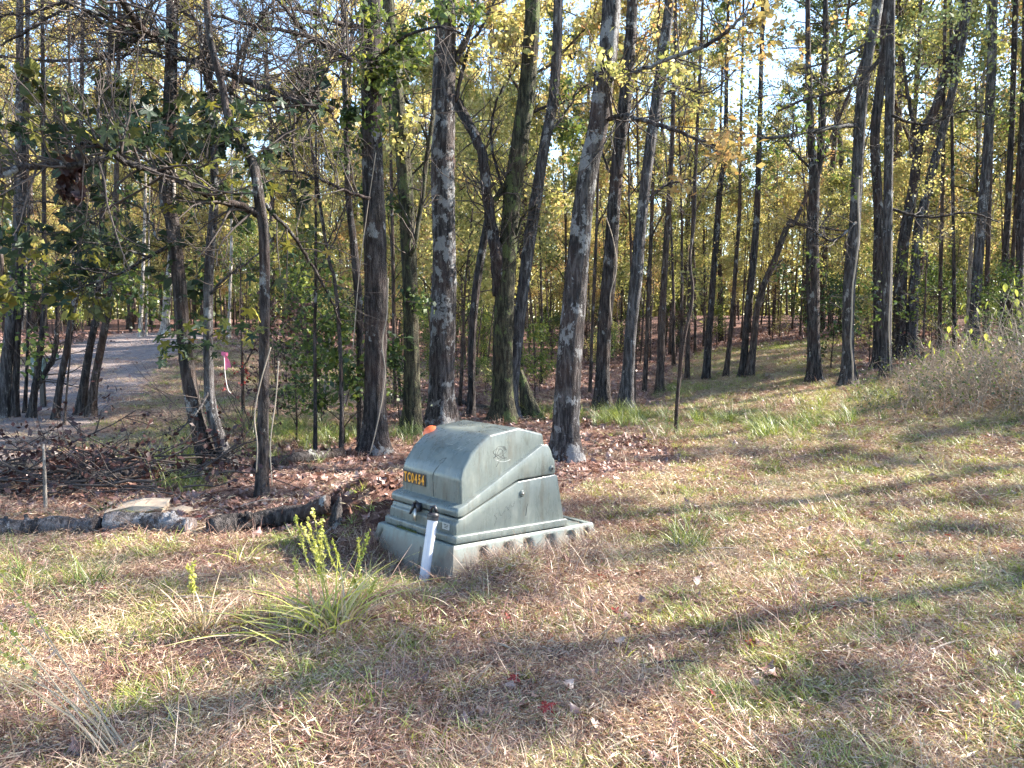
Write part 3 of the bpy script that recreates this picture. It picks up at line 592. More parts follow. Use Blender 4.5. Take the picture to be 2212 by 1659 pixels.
tB = T('twisted_tree', [(563, 1072), (567, 960), (570, 800), (572, 620), (570, 500), (563, 455), (548, 360), (520, 305), (493, 250), (480, 185), (458, 100), (446, 0)], [26, 24, 23, 23, 22, 22, 19, 17, 16, 15, 14, 13], 'bark', 'thin twisted dark tree with a long limb reaching left over the driveway', htop=7, cr=None, flare=.4,
  extra=[([(566, 466, 0), (520, 445, -.1), (473, 430, -.2), (410, 400, -.4), (350, 372, -.6), (300, 360, -.8), (262, 345, -.9), (230, 320, -1), (193, 307, -1.1), (160, 318, -1.2)], [18, 16, 15, 15, 14, 14, 13, 10, 7, 3], None),
         ([(240, 335, -1), (187, 353, -1.1), (117, 358, -1.2), (50, 360, -1.3), (0, 378, -1.4), (-80, 400, -1.5)], [12, 11, 12, 12, 12, 12], None),
         ([(572, 440, .1), (640, 520, .5), (700, 620, .9), (735, 700, 1.2)], [9, 8, 6, 4], None)])
tC = T('oak_tree', [(808, 978), (810, 900), (812, 700), (810, 500), (806, 400), (802, 200), (800, 0)], [56, 50, 48, 47, 45, 43, 40], 'bark', 'tall dark ridged oak trunk, first large trunk left of the cabinet', htop=10, cr=2, extra=[([(803, 140, 0), (860, 90, -.6), (930, 60, -1.2), (1000, 70, -1.6)], [9, 7, 5, 3], None), ([(800, 60, 0), (740, 50, -.5), (640, 20, -1), (560, 30, -1.4)], [12, 9, 7, 4], None)])
tD = T('oak_tree', [(890, 938), (890, 850), (888, 700), (884, 560), (876, 420), (868, 300), (852, 150), (838, 0)], [40, 35, 34, 33, 31, 30, 27, 24], 'bark_moss', 'mossy dark trunk standing between the ridged oak and the lichened trunk', htop=9, cr=0, crs=.8, extra=[([(878, 560, 0), (900, 510, -.2), (935, 240, -.1)], [9, 10, 9], None), ([(858, 190, 0), (900, 250, .1), (925, 330, .1), (880, 390, .2)], [7, 6, 5, 4], None)])
tE = T('hickory_tree', [(953, 922), (953, 850), (957, 700), (960, 560), (957, 400), (957, 250), (961, 100), (963, 0)], [60, 54, 52, 51, 50, 49, 47, 45], 'bark_lichen', 'straight trunk patched with pale lichen directly behind the cabinet\'s left end', htop=10, cr=1, extra=[([(965, 150, .0), (990, 120, 0), (1020, 50, 0), (1035, 0, 0)], [14, 13, 12, 11], None), ([(985, 220, .1), (1010, 110, .2), (1040, 60, .3), (1068, 0, .3)], [9, 7, 6, 5], None)])
tF2 = T('crooked_tree', [(1018, 900), (1019, 800), (1022, 700), (1030, 615), (1046, 515), (1060, 430)], [18, 16, 17, 17, 16, 12], 'bark', 'slim dark stem leaning right between the lichened trunk and the mossy pair', htop=0, flare=.3)
tF = T('oak_tree', [(1086, 912), (1086, 800), (1088, 700), (1096, 550), (1110, 400), (1124, 300), (1138, 200), (1149, 60), (1151, 0)], [50, 44, 41, 40, 38, 36, 35, 33, 32], 'bark_moss', 'mossy dark trunk leaning right above the cabinet\'s top', htop=9.5, cr=2, crs=.9,
  extra=[([(1078, 640, 0), (1074, 560, -.1), (1064, 500, -.1), (1052, 416, -.1), (1042, 333, -.1), (1019, 283, 0), (989, 225, .2), (960, 190, .3)], [28, 27, 24, 22, 22, 22, 22, 18], 'bark'), ([(1096, 560, 0), (1130, 470, -.1), (1160, 440, -.1)], [6, 5, 4], None), ([(1062, 440, 0), (1085, 410, 0), (1105, 380, 0)], [12, 13, 13], None)])
tG = T('sweetgum_tree', [(1107, 908), (1104, 860), (1114, 760), (1126, 660), (1138, 560), (1158, 430), (1177, 310), (1195, 216), (1203, 100), (1206, 0)], [30, 27, 26, 25, 25, 24, 23, 22, 20, 19], 'bark_grey', 'slender grey trunk crossing in front of the mossy trunk above the cabinet', htop=9, cr=1, crs=.7, extra=[([(1180, 290, 0), (1210, 260, -.1), (1240, 215, -.2)], [7, 5, 4], None)])
tH = T('oak_tree', [(1222, 992), (1222, 930), (1226, 820), (1234, 720), (1247, 580), (1258, 460), (1272, 360), (1294, 266), (1308, 140), (1322, 0)], [70, 58, 54, 52, 47, 45, 43, 42, 40, 37], 'bark_lichen', 'thickest lichen covered trunk leaning right, behind the cabinet\'s right end', htop=10, cr=0, flare=.5,
  extra=[([(1304, 262, 0), (1340, 250, -.2), (1400, 262, -.5), (1480, 290, -.8), (1560, 320, -1)], [11, 10, 9, 7, 4], None), ([(1318, 170, 0), (1370, 155, -.2), (1440, 130, -.4), (1540, 90, -.7), (1600, 40, -.9), (1640, 0, -1)], [10, 9, 8, 8, 6, 5], None)])
tI = T('oak_tree', [(1300, 884), (1302, 800), (1307, 690), (1317, 580), (1324, 480), (1336, 333), (1352, 200), (1362, 80), (1366, 0)], [36, 31, 30, 29, 28, 27, 26, 24, 23], 'bark', 'near black trunk just right of the thickest lichened trunk', htop=9.5, cr=1, crs=.8, extra=[([(1330, 400, 0), (1300, 330, .2), (1280, 300, .3)], [6, 5, 4], None)])
tJ = T('sweetgum_tree', [(1350, 890), (1357, 800), (1364, 700), (1375, 598), (1385, 480), (1402, 333), (1421, 200), (1439, 67), (1446, 0)], [32, 27, 25, 25, 24, 23, 23, 22, 21], 'bark_grey', 'grey trunk leaning right beside the near black one', htop=9.5, cr=3, crs=.8)
tK = T('slender_tree', [(1424, 850), (1430, 700), (1436, 580), (1445, 440), (1452, 300), (1456, 150)], [17, 15, 14, 12, 10, 8], 'bark_far', 'thin brown trunk right of the two leaning grey and black trunks', htop=9, cr=None, sides=12)
tL = T('bent_sapling', [(1460, 937), (1462, 880), (1468, 810), (1478, 730), (1492, 670), (1496, 620), (1490, 560), (1500, 480), (1503, 400)], [9, 8, 8, 8, 7, 7, 6, 5, 4], 'bark_far', 'bent thin sapling standing alone in the grass right of the cabinet', cat='sapling', htop=4.2, sides=9, flare=.2, bark=.02, topw=.3)
tM = T('slender_tree', [(1525, 822), (1530, 740), (1536, 665), (1546, 531), (1548, 500), (1556, 400), (1566, 330), (1570, 150)], [17, 15, 14, 13, 13, 12, 11, 8], 'bark', 'dark straight slim trunk, leftmost of the group beyond the clearing', htop=13, cr=3, crs=.9, sides=12)
tN = T('slender_tree', [(1567, 818), (1577, 730), (1584, 650), (1590, 560), (1597, 465), (1600, 300)], [11, 10, 10, 9, 8, 6], 'bark_far', 'very thin brown trunk second from the left beyond the clearing', htop=12, sides=9)
tO = T('slender_tree', [(1604, 818), (1610, 740), (1616, 665), (1625, 590), (1631, 520), (1636, 440), (1640, 300)], [18, 16, 15, 15, 15, 14, 11], 'bark', 'dark middle trunk of the leaning group beyond the clearing', htop=14, cr=0, sides=12)
tP = T('leaning_tree', [(1618, 818), (1628, 740), (1636, 665), (1652, 610), (1674, 560), (1692, 510), (1706, 480), (1740, 430)], [17, 14, 14, 13, 13, 12, 11, 8], 'bark_far', 'pale brown trunk leaning strongly right beyond the clearing', htop=10, sides=12, extra=[([(1640, 670, 0), (1660, 600, .3), (1690, 560, .5)], [7, 6, 4], None), ([(1706, 480, 0), (1760, 490, .2), (1826, 500, .3)], [6, 5, 4], None)])
tQ = T('forked_tree', [(1760, 830), (1758, 740), (1756, 632), (1755, 520), (1759, 400), (1752, 300), (1748, 180), (1745, 60)], [32, 27, 26, 25, 22, 15, 13, 11], 'bark', 'dark forked trunk at the right edge of the clearing', htop=12, cr=0, sides=16, extra=[([(1760, 410, 0), (1772, 330, .1), (1776, 230, .1), (1782, 120, .2), (1784, 0, .2)], [17, 16, 15, 13, 11], None), ([(1746, 360, 0), (1700, 310, -.3), (1660, 260, -.5)], [6, 5, 3], None)])
tR = T('hickory_tree', [(1832, 836), (1832, 760), (1834, 632), (1843, 531), (1847, 480), (1854, 335), (1863, 200), (1880, 90), (1897, 0)], [32, 25, 24, 25, 24, 23, 23, 22, 22], 'bark_grey', 'grey trunk carrying a pale vine, right of the forked tree', htop=12, cr=1, sides=16, extra=[([(1857, 270, 0), (1800, 275, -.4), (1720, 290, -.8), (1640, 300, -1.1)], [10, 9, 8, 5], None), ([(1880, 90, 0), (1800, 130, -.3), (1720, 150, -.6)], [6, 5, 3], None)])
tS = T('oak_tree', [(1896, 800), (1898, 740), (1897, 600), (1898, 465), (1890, 301), (1900, 200), (1908, 130), (1912, 0)], [26, 22, 21, 20, 19, 19, 18, 16], 'bark', 'near black trunk behind the grey vine carrying trunk', htop=13, cr=2, sides=14)
tT = T('hickory_tree', [(1914, 822), (1915, 740), (1917, 600), (1918, 465), (1920, 335), (1923, 167), (1925, 0)], [24, 20, 19, 19, 18, 18, 17], 'bark_grey', 'straight grey trunk in front of the near black one at right', htop=12, cr=3, sides=14)
tU = T('forked_tree', [(1944, 778), (1944, 700), (1948, 560), (1962, 465), (1974, 400), (1987, 301), (2020, 234), (2050, 134), (2074, 50)], [32, 26, 24, 22, 20, 19, 18, 17, 16], 'bark', 'dark trunk leaning right, front one of the pair at right', htop=12, cr=0, sides=14, extra=[([(1985, 320, 0), (1960, 200, .3), (1950, 100, .4)], [9, 7, 5], None)])
tV = T('oak_tree', [(1968, 776), (1970, 700), (1976, 600), (1983, 500), (2000, 430), (2014, 368), (2040, 268), (2067, 150), (2090, 20)], [26, 22, 21, 20, 18, 17, 16, 16, 14], 'bark_grey', 'grey trunk leaning right behind its dark twin at right', htop=12, cr=2, sides=14)
tW = T('pine_trunk_tree', [(2100, 770), (2104, 699), (2112, 580), (2121, 465), (2127, 401), (2137, 268), (2142, 134), (2146, 0)], [24, 21, 20, 19, 19, 18, 17, 16], 'bark_grey', 'grey straight trunk behind the yellow leaved shrub at right', htop=13, cr=3, sides=14)
for k, (px, w, lean, lb) in enumerate(((2130, 10, 8, 'thin dark trunk right behind the grey one at the far right'), (2166, 13, 14, 'dark trunk second from the right picture edge'), (2180, 9, 18, 'thin brown trunk crossing near the right picture edge'), (2200, 15, 8, 'dark trunk at the right picture edge'), (2030, 8, 6, 'thin brown trunk left of the grey straight trunk at right'), (2062, 7, -4, 'very thin dark stem in the gap left of the grey straight trunk'))):
    T('slender_tree', [(px, 760), (px + lean * .3, 600), (px + lean, 400), (px + lean * 1.6, 200), (px + lean * 2, 0)], [w * 1.2, w, w * .95, w * .85, w * .8], 'bark' if k % 2 else 'bark_far', lb, htop=13, cr=k % 4 if k < 4 else None, sides=10)
# left group by the driveway
LT = [([(3, 903), (12, 800), (22, 700), (33, 585), (40, 420)], [26, 23, 22, 21, 18], 'bark_grey', 'rugged grey trunk at the left picture edge'),
      ([(30, 900), (35, 800), (40, 700), (48, 580)], [16, 13, 12, 11], 'bark', 'thin dark trunk next to the rugged one at the left edge'),
      ([(68, 902), (74, 850), (86, 760), (94, 690), (96, 560)], [17, 14, 13, 12, 10], 'bark', 'dark forked trunk before the green meter box'),
      ([(118, 906), (130, 830), (145, 752), (156, 680), (166, 620), (172, 500)], [15, 14, 14, 13, 12, 10], 'bark', 'dark leaning trunk at the near side of the driveway'),
      ([(176, 896), (182, 830), (194, 752), (204, 700), (214, 600)], [24, 17, 15, 14, 12], 'bark', 'left trunk of the leaning twin tree on the driveway verge'),
      ([(197, 900), (204, 830), (218, 752), (230, 690), (244, 600), (250, 480)], [19, 16, 16, 15, 14, 11], 'bark_far', 'sunlit right trunk of the leaning twin tree on the driveway verge'),
      ([(138, 918), (143, 860), (148, 800), (152, 740)], [5, 4, 4, 3], 'bark_far', 'thin grey sapling stem before the dark leaning trunk'),
      ([(52, 893), (58, 800), (60, 700), (62, 560)], [8, 7, 6, 6], 'bark', 'slim dark trunk behind the forked one at left')]
for k, (p_, w_, m_, lb) in enumerate(LT):
    ex = ()
    if k == 2: ex = ([([(78, 840, 0), (100, 800, .1), (117, 768, .2), (124, 700, .3), (120, 640, .3)], [11, 11, 10, 9, 8], None)])
    T('slender_tree', p_, w_, m_, lb, htop=9 if k != 6 else 3.5, cr=(k % 3) if k not in (1, 6, 7) else None, crs=.75, sides=12, extra=ex, flare=.5)
# pale sunlit trunks on the far side of the driveway
for p_, w_, lb in (([(356, 722), (360, 660), (366, 590), (372, 500)], [20, 16, 14, 12], 'thick pale sunlit trunk at the far end of the driveway'), ([(303, 728), (306, 650), (310, 560), (314, 420)], [9, 8, 7, 6], 'slim pale sunlit trunk left of the thick pale one'), ([(316, 726), (318, 650), (321, 580)], [4, 4, 3], 'hair thin pale stem between the two pale trunks'), ([(494, 730), (496, 660), (498, 600), (500, 520)], [8, 7, 6, 6], 'pale slim trunk glimpsed behind the leaning pair')):
    T('pale_tree', p_, w_, 'bark_pale', lb, htop=9, cr=0 if p_[0][0] == 356 else None, sides=10)
# slim stems between the large trunks
for p_, w_, m_, lb, h_ in (([(526, 903), (524, 830), (523, 760)], [8, 7, 5], 'bark_far', 'short reddish stem between the grey stem and the twisted tree', 2.6),
    ([(681, 980), (681, 850), (680, 700), (682, 560)], [9, 8, 7, 6], 'bark', 'thin straight dark stem halfway between twisted tree and ridged oak', 7),
    ([(737, 985), (738, 860), (733, 720), (722, 600), (700, 500)], [10, 9, 9, 8, 7], 'bark', 'thin curved dark stem just left of the ridged oak', 6),
    ([(779, 960), (778, 800), (776, 680), (766, 548), (752, 420), (748, 300)], [16, 16, 17, 17, 14, 12], 'bark', 'dark trunk half hidden behind the ridged oak\'s left side', 8),
    ([(856, 885), (852, 760), (849, 565), (845, 380)], [10, 9, 8, 7], 'bark_far', 'thin reddish trunk between the ridged oak and the mossy trunk', 9),
    ([(1275, 850), (1278, 740), (1284, 600), (1290, 450)], [8, 7, 7, 6], 'bark_far', 'thin brown trunk between the thickest trunk and the black one', 11),
    ([(1392, 845), (1398, 730), (1402, 600), (1408, 470)], [10, 9, 9, 8], 'bark_far', 'thin purplish trunk left of the thin brown one', 11),
    ([(1484, 822), (1487, 700), (1492, 560), (1500, 420)], [12, 9, 8, 8], 'bark_far', 'brown trunk right behind the bent sapling', 12)):
    T('slender_tree', p_, w_, m_, lb, htop=h_, sides=10, flare=.3, extra=[([(p_[-1][0], p_[-1][1] + 40, 0), (p_[-1][0] + 40, p_[-1][1] - 40, .2), (p_[-1][0] + 70, p_[-1][1] - 120, .3)], [4, 3, 2], None)])
T('broken_snag', [(701, 888), (704, 820), (710, 750), (716, 682)], [8, 7, 7, 5], 'bark_pale', 'pale broken dead stem with splintered top left of the ridged oak', cat='snag', htop=0, sides=8, flare=.1)
T('broken_snag', [(99, 1104), (97, 1060), (96, 1010), (94, 960)], [9, 8, 7, 4], 'bark_pale', 'thin white lichened dead sapling standing in the brush pile at left', cat='snag', htop=0, sides=8, flare=.1)

# ------------------------------------------------------------------ leafy sprays on the near trees
def spray(tr, px, py, dY, rad, n, m_='leaf_green', ls=.085, flat=.6, lab=None, wood='twig'):
    root, P = tr; g = np.random.default_rng(int(px * 7 + py)); c_ = pt(px, py, P[0][1] + dY) - P[0]
    wd_ = MB(); lv_ = MB(); tips = []
    i = int(np.argmin(np.abs(P[:, 2] - P[0][2] - c_[2]))); a0 = P[i] - P[0]
    for q in range(max(3, int(rad * 9))):
        d = unit(g.normal(size=3) * np.array([1, 1, flat])); st = c_ + d * rad * .15
        ramify(wd_, st, d, rad * g.uniform(.6, 1.1), .007, g, 1, tips, (5,), 0, .2, 4, .5)
    Pt = np.concatenate([t[1:] for t in tips]); idx = g.integers(0, len(Pt), n)
    leaves(lv_, Pt[idx] + g.normal(0, .07, (n, 3)), np.full(n, ls), .5, g=g)
    o1 = kid(obj('branches', wd_.mesh('branches', M[wood]), root, kind='stuff'), root); kid(obj('foliage', lv_.mesh('foliage', M[m_]), root, kind='stuff'), root)
for tr, px, py, dY, rad, n, m_ in ((tC, 690, 60, -.6, .75, 520, 'leaf_green'), (tC, 760, 170, -.3, .6, 420, 'leaf_green'), (tC, 850, 60, -.5, .55, 420, 'leaf_green'), (tC, 740, 300, .2, .5, 260, 'leaf_green'),
    (tD, 850, 150, -.4, .5, 380, 'leaf_green'), (tD, 900, 300, -.2, .35, 160, 'leaf_yellow'), (tD, 830, 420, -.2, .35, 200, 'leaf_green'), (tD, 870, 650, -.3, .3, 130, 'leaf_green'), (tE, 960, 20, -.5, .45, 260, 'leaf_green'), (tE, 1040, 150, .3, .6, 260, 'leaf_yellow'),
    (tF, 1090, 100, -.3, .5, 220, 'leaf_yellow'), (tF, 1190, 250, .2, .55, 260, 'leaf_green'), (tG, 1230, 330, -.1, .45, 220, 'leaf_green'), (tG, 1180, 440, -.3, .3, 120, 'leaf_yellow'), (tH, 1500, 300, -.9, .6, 200, 'leaf_orange'), (tH, 1600, 60, -.8, .5, 160, 'leaf_orange'),
    (tH, 1400, 150, -.3, .45, 130, 'leaf_yellow'), (tI, 1380, 60, -.2, .7, 240, 'leaf_orange'), (tJ, 1500, 160, 0, .8, 260, 'leaf_yellow'), (tC, 700, 700, .5, .7, 420, 'leaf_green'), (tC, 770, 800, .4, .55, 420, 'leaf_green'), (tC, 640, 620, .2, .6, 260, 'leaf_green'),
    (tC, 650, 400, .2, .6, 260, 'leaf_yellow'), (tC, 600, 300, .3, .7, 320, 'leaf_yellow'), (tQ, 1700, 200, -.8, 1.2, 420, 'leaf_yellow'), (tR, 1740, 280, -1, 1.1, 360, 'leaf_green'), (tR, 1780, 640, 1, 1.0, 320, 'leaf_green'), (tS, 1930, 620, .5, 1.2, 420, 'leaf_green'),
    (tU, 2060, 120, 0, 1.8, 900, 'needle'), (tV, 2140, 250, 0, 1.6, 700, 'needle'), (tT, 1960, 60, -1, 1.3, 520, 'needle'), (tW, 2170, 80, -1, 1.6, 700, 'needle'), (tW, 2190, 330, 1, 1.5, 420, 'leaf_green'), (tR, 1650, 90, -1, 1.1, 300, 'leaf_orange'),
    (tO, 1620, 400, -.5, 1.3, 420, 'leaf_orange'), (tM, 1545, 250, -.5, 1.4, 420, 'leaf_yellow'), (tM, 1520, 610, -.3, .9, 260, 'leaf_yellow'), (tA, 300, 620, 2, .9, 500, 'leaf_green'), (tA, 130, 620, 2.6, 1.2, 800, 'leaf_green')):
    spray(tr, px, py, dY, rad, n, m_)

# ------------------------------------------------------------------ broad leaves one can pick out
def lobed_leaf(g, s=1):
    A = np.linspace(-math.pi, math.pi, 22)[:-1]; rr = .5 + .26 * np.cos(5 * A) * np.cos(A * .5) ** .6 * 1 + .08 * g.normal(size=len(A)); rr *= (1 - .35 * (np.abs(A) > 2.6))
    V_ = [(0, 0, 0)] + [(r * math.cos(a) , r * math.sin(a), -.22 * r * r * g.uniform(.5, 1.6)) for r, a in zip(rr, A)]
    mb = MB(); mb.raw(np.array(V_) * .5 * s, [[0, i, i % len(A) + 1] for i in range(1, len(A) + 1)]); st = np.array([[-.27, .008, 0], [-.27, -.008, 0], [-.55, 0, .08]]) * s; mb.raw(st, [[0, 1, 2]]); return mb.mesh('leaf', M['leaf_big'], False)
BL = [lobed_leaf(gg) for q in range(7)]
def limbs(tr, items):
    root, P = tr; Yb = P[0][1]
    for q, (dy, w, pts) in enumerate(items):
        BP = [pt(x_, y_, Yb + dy + .15 * math.sin(k * 1.3 + q)) - P[0] for k, (x_, y_) in enumerate(pts)]; n2 = len(BP) * 7; Q = spline(BP, n2); g = np.random.default_rng(900 + q + int(pts[0][0])); Q += g.normal(0, .006, Q.shape)
        r_ = np.linspace(w, w * .45, n2) * .5 / F * Yb; mb = MB(); mb.tube(Q, r_, 8, .04); o2 = kid(obj('limb', mb.mesh('limb', M['bark']), root), root)
        tw = MB(); tips = []
        for k in range(int(n2 * .9)):
            i = g.integers(2, n2); dd = unit(Q[i] - Q[i - 1]); sdv = unit(np.cross(dd, g.normal(size=3))); ramify(tw, Q[i - 1], dd * .7 + sdv + np.array([0, 0, .2]), g.uniform(.3, 1.1), max(.003, min(r_[i] * .4, .009)), g, 1, tips, (5,), .02, .24, 4, .55)
        obj('twigs', tw.mesh('twigs', M['twig']), o2, kind='stuff')
limbs(tA2, [(-.3, 9, [(353, 90), (326, 80), (277, 73), (213, 40), (160, 10), (120, 30), (20, 87), (-40, 110)]), (.2, 7, [(353, 95), (320, 77), (277, 87), (233, 117), (187, 130), (110, 133), (20, 123), (-30, 130)]), (-.2, 5, [(277, 87), (230, 123), (213, 167), (205, 210)]),
    (0, 11, [(455, 200), (440, 140), (437, 87), (423, 43), (397, 27), (380, 0), (370, -40)]), (.2, 9, [(497, 233), (507, 160), (520, 110), (560, 50), (593, 0), (610, -30)]), (-.5, 7, [(150, 0), (120, 10), (60, 28), (0, 32), (-40, 30)]), (-.3, 5, [(360, 50), (333, 30), (283, 3), (260, -20)]), (.3, 6, [(205, 485), (165, 460), (130, 440), (70, 435), (20, 450)])])
limbs(tB, [(.6, 12, [(760, 130), (737, 117), (683, 87), (617, 67), (550, 57), (460, 30), (420, 10)]), (.6, 8, [(680, 95), (667, 77), (633, 40), (597, 0), (580, -20)]), (.5, 6, [(720, 250), (680, 203), (633, 153), (590, 117), (560, 110)]), (1.2, 9, [(800, 430), (733, 407), (700, 390), (637, 370), (600, 372)]), (.4, 13, [(720, 240), (666, 223), (600, 213), (555, 220), (513, 210), (480, 185)]), (-.4, 5, [(340, 520), (320, 470), (290, 440), (250, 435), (200, 400)]), (.3, 6, [(570, 330), (610, 300), (650, 250), (700, 160), (720, 100)])])
limbs(tF, [(.3, 8, [(1130, 250), (1180, 230), (1230, 215), (1270, 180)]), (.2, 7, [(1090, 420), (1060, 300), (1080, 200), (1120, 140)])])
limbs(tT, [(-1, 9, [(1900, 130), (1850, 180), (1800, 200), (1740, 215), (1680, 240)]), (-.5, 7, [(1925, 250), (2000, 270), (2080, 240), (2150, 250)]), (0, 7, [(1920, 450), (2000, 470), (2090, 460), (2160, 480)]), (-.6, 6, [(1850, 480), (1800, 520), (1760, 500), (1700, 470)])])
limbs(tJ, [(0, 6, [(1390, 440), (1440, 400), (1500, 380), (1560, 330)]), (.2, 6, [(1420, 210), (1470, 190), (1530, 200), (1590, 150)])])
for px, py, dY, rad, n in ((60, 280, -.4, .6, 120), (150, 250, -.3, .5, 90), (250, 330, -.3, .55, 110), (340, 290, -.1, .5, 90), (430, 350, .1, .55, 110), (500, 290, .2, .4, 70), (580, 420, .3, .4, 60), (660, 240, .4, .5, 80), (100, 540, .6, .7, 130), (210, 520, .5, .6, 100), (50, 600, .7, .6, 110), (200, 620, .8, .45, 70), (420, 560, .4, .35, 50), (60, 190, .3, .6, 80)):
    spray(tA, px, py, dY, rad, n, 'leaf_big', .15)
def big_leaves(tr, boxes, smin=.12, smax=.24):
    root, P = tr; Yb = P[0][1]
    for px, py, dx, dy, dY, n in boxes:
        for q in range(n):
            x_ = pt(np.clip(random.gauss(px, dx), px - 2 * dx, px + 2 * dx), random.gauss(py, dy), Yb + dY + random.gauss(0, .18)) - P[0]
            o_ = kid(obj('leaf', random.choice(BL), root, tuple(x_)), root); o_.scale = (random.uniform(smin, smax),) * 3
            o_.rotation_euler = (random.gauss(.2, .5), random.gauss(.4, .5), random.uniform(0, 6.28))
big_leaves(tB, [(60, 275, 60, 22, -1.2, 26), (150, 285, 50, 25, -1, 18), (250, 310, 60, 35, -.7, 34), (330, 300, 50, 40, -.6, 34), (420, 330, 50, 45, -.3, 30), (500, 300, 40, 50, -.1, 26), (470, 410, 60, 30, -.3, 26), (545, 400, 30, 40, 0, 14), (560, 300, 30, 40, 0, 16), (400, 400, 40, 25, -.4, 14), (620, 230, 40, 50, .1, 16), (660, 600, 30, 30, .5, 10), (545, 715, 16, 12, -.2, 7), (500, 700, 30, 16, -.3, 9), (600, 500, 60, 50, .3, 16)])
big_leaves(tA, [(160, 520, 70, 40, -.6, 34), (90, 560, 60, 50, -.4, 30), (60, 500, 50, 30, -.6, 16), (230, 480, 50, 50, -.3, 22), (410, 540, 30, 30, -.2, 12), (300, 60, 60, 40, -.5, 8), (290, 185, 40, 20, -.4, 14), (380, 750, 24, 26, -.6, 22), (420, 720, 30, 18, -.5, 14), (350, 760, 10, 20, -.6, 7), (475, 715, 30, 20, -.4, 14)])
root, P = tA
mb = MB(); tips = []; g = np.random.default_rng(8)
for ln in ([(386, 520, 0), (350, 540, -.2), (320, 555, -.3), (256, 592, -.5), (217, 582, -.6), (157, 582, -.7)], [(256, 592, -.5), (200, 612, -.4), (143, 632, -.3)], [(320, 555, -.3), (240, 530, -.5), (160, 520, -.7), (80, 500, -.8)]):
    Q = spline([pt(a, b, P[0][1] + c_) - P[0] for a, b, c_ in ln], 24); r = np.linspace(.022 if ln[0][0] == 386 else .012, .006, 24); mb.tube(Q, r, 7)
    for k in range(14): i = g.integers(2, 24); ramify(mb, Q[i - 1], unit(g.normal(size=3)), g.uniform(.2, .6), .005, g, 1, tips, (4,), 0, .2, 4, .5)
kid(obj('limb', mb.mesh('limb', M['bark']), root), root)
# hanging clump of dead curled leaves
c0 = pt(152, 330, tB[1][0][1] - 1.0); hang = empty('dead_leaf_cluster', tuple(c0), 'brown bunch of dead curled leaves hanging from the long limb at left', 'leaf cluster')
dl = []
for q in range(5):
    g = np.random.default_rng(q + 50); l_ = oak_leaf(g, .2, 3, .7).mesh('dead_leaf', M['leaf_dead']); dl.append(l_)
for q in range(26):
    z = -random.random() ** .8 * .30; o_ = kid(obj('dead_leaf', random.choice(dl), hang, (random.gauss(0, .03), random.gauss(0, .03), z)), hang); o_.scale = (random.uniform(.5, .8),) * 3; o_.rotation_euler = (random.gauss(0, .4), random.gauss(1.5, .35), random.uniform(0, 6))
mb = MB(); mb.tube([(0, 0, .05), (.01, 0, -.1), (0, 0, -.28)], [.006, .004, .002], 5); kid(obj('stem', mb.mesh('stem', M['twig']), hang), hang)

# ------------------------------------------------------------------ the wood behind
FT = []
def full_tree(seed, H, r, cs, R2, nl, nleaf, m_, ls=.10, mb_='bark_far', prof=None, el=(15, 55), kids=(5, 4), sprd=.13):
    g = np.random.default_rng(seed); t = MB(); P = wander((0, 0, -.2), (g.normal(0, .04), g.normal(0, .04), 1), H, 14, g, .025, .02); t.tube(P, np.linspace(r, r * .15, 15) , 9, .03, .4, seed)
    wd_, lv_ = crown(seed + 1, 0, H - cs, R2, nl, nleaf, ls, sprd=sprd, r0=r * .38, kids=kids, prof=prof, el=el)
    off = np.array([0, 0, cs])
    for mbx in (wd_, lv_):
        for a in range(len(mbx.v)):
            z = mbx.v[a][:, 2] + cs; mbx.v[a] = mbx.v[a] + off; zz = np.clip(z, 0, H); mbx.v[a][:, 0] += np.interp(zz, P[:, 2], P[:, 0]); mbx.v[a][:, 1] += np.interp(zz, P[:, 2], P[:, 1])
    # bare dead side twigs below the crown
    tips = []
    for q in range(9):
        z = g.uniform(.12, 1) * cs + .3; a = g.uniform(0, 6.28); b = [np.interp(z, P[:, 2], P[:, 0]), np.interp(z, P[:, 2], P[:, 1]), z]
        ramify(wd_, b, (math.cos(a), math.sin(a), .35), g.uniform(.5, 1.6), r * .12, g, 1, tips, (4,), .02, .16, 4, .5)
    return (t.mesh('trunk', M[mb_]), wd_.mesh('branches', M[mb_]), lv_.mesh('foliage', M[m_]))
FT = [full_tree(300, 17, .14, 5.5, 3.4, 18, 11500, 'leaf_yellow', .115), full_tree(310, 15, .10, 4.5, 2.9, 17, 11000, 'leaf_yellow', .115), full_tree(320, 19, .16, 7, 3.6, 18, 9500, 'leaf_yellow', .12), full_tree(330, 14, .08, 3.5, 3.0, 20, 3600, 'leaf_orange', .115, 'bark_pale', kids=(6, 5)),
      full_tree(340, 16, .12, 5, 3.2, 17, 8500, 'leaf_green', .115), full_tree(350, 18, .13, 8, 3, 16, 11500, 'leaf_yellow', .115), full_tree(360, 13, .07, 3, 2.5, 18, 11000, 'leaf_yellow', .115), full_tree(370, 20, .18, 11, 3.2, 16, 8000, 'needle', .14, el=(-5, 25))]
UT = [full_tree(400 + 10 * q, h_, r_, c_, R2, nl, nf_, m_, .09) for q, (h_, r_, c_, R2, nl, nf_, m_) in enumerate(((6.5, .045, 1.6, 2.2, 16, 5200, 'leaf_yellow'), (5, .035, 1.2, 1.9, 15, 4200, 'leaf_yellow'), (7.5, .05, 2.2, 2.3, 16, 5600, 'leaf_yellow'), (5.5, .04, 1.4, 2.0, 14, 3800, 'leaf_orange'), (6, .04, 1.0, 1.9, 15, 3600, 'leaf_green'), (4, .03, .7, 1.5, 12, 2600, 'leaf_green')))]
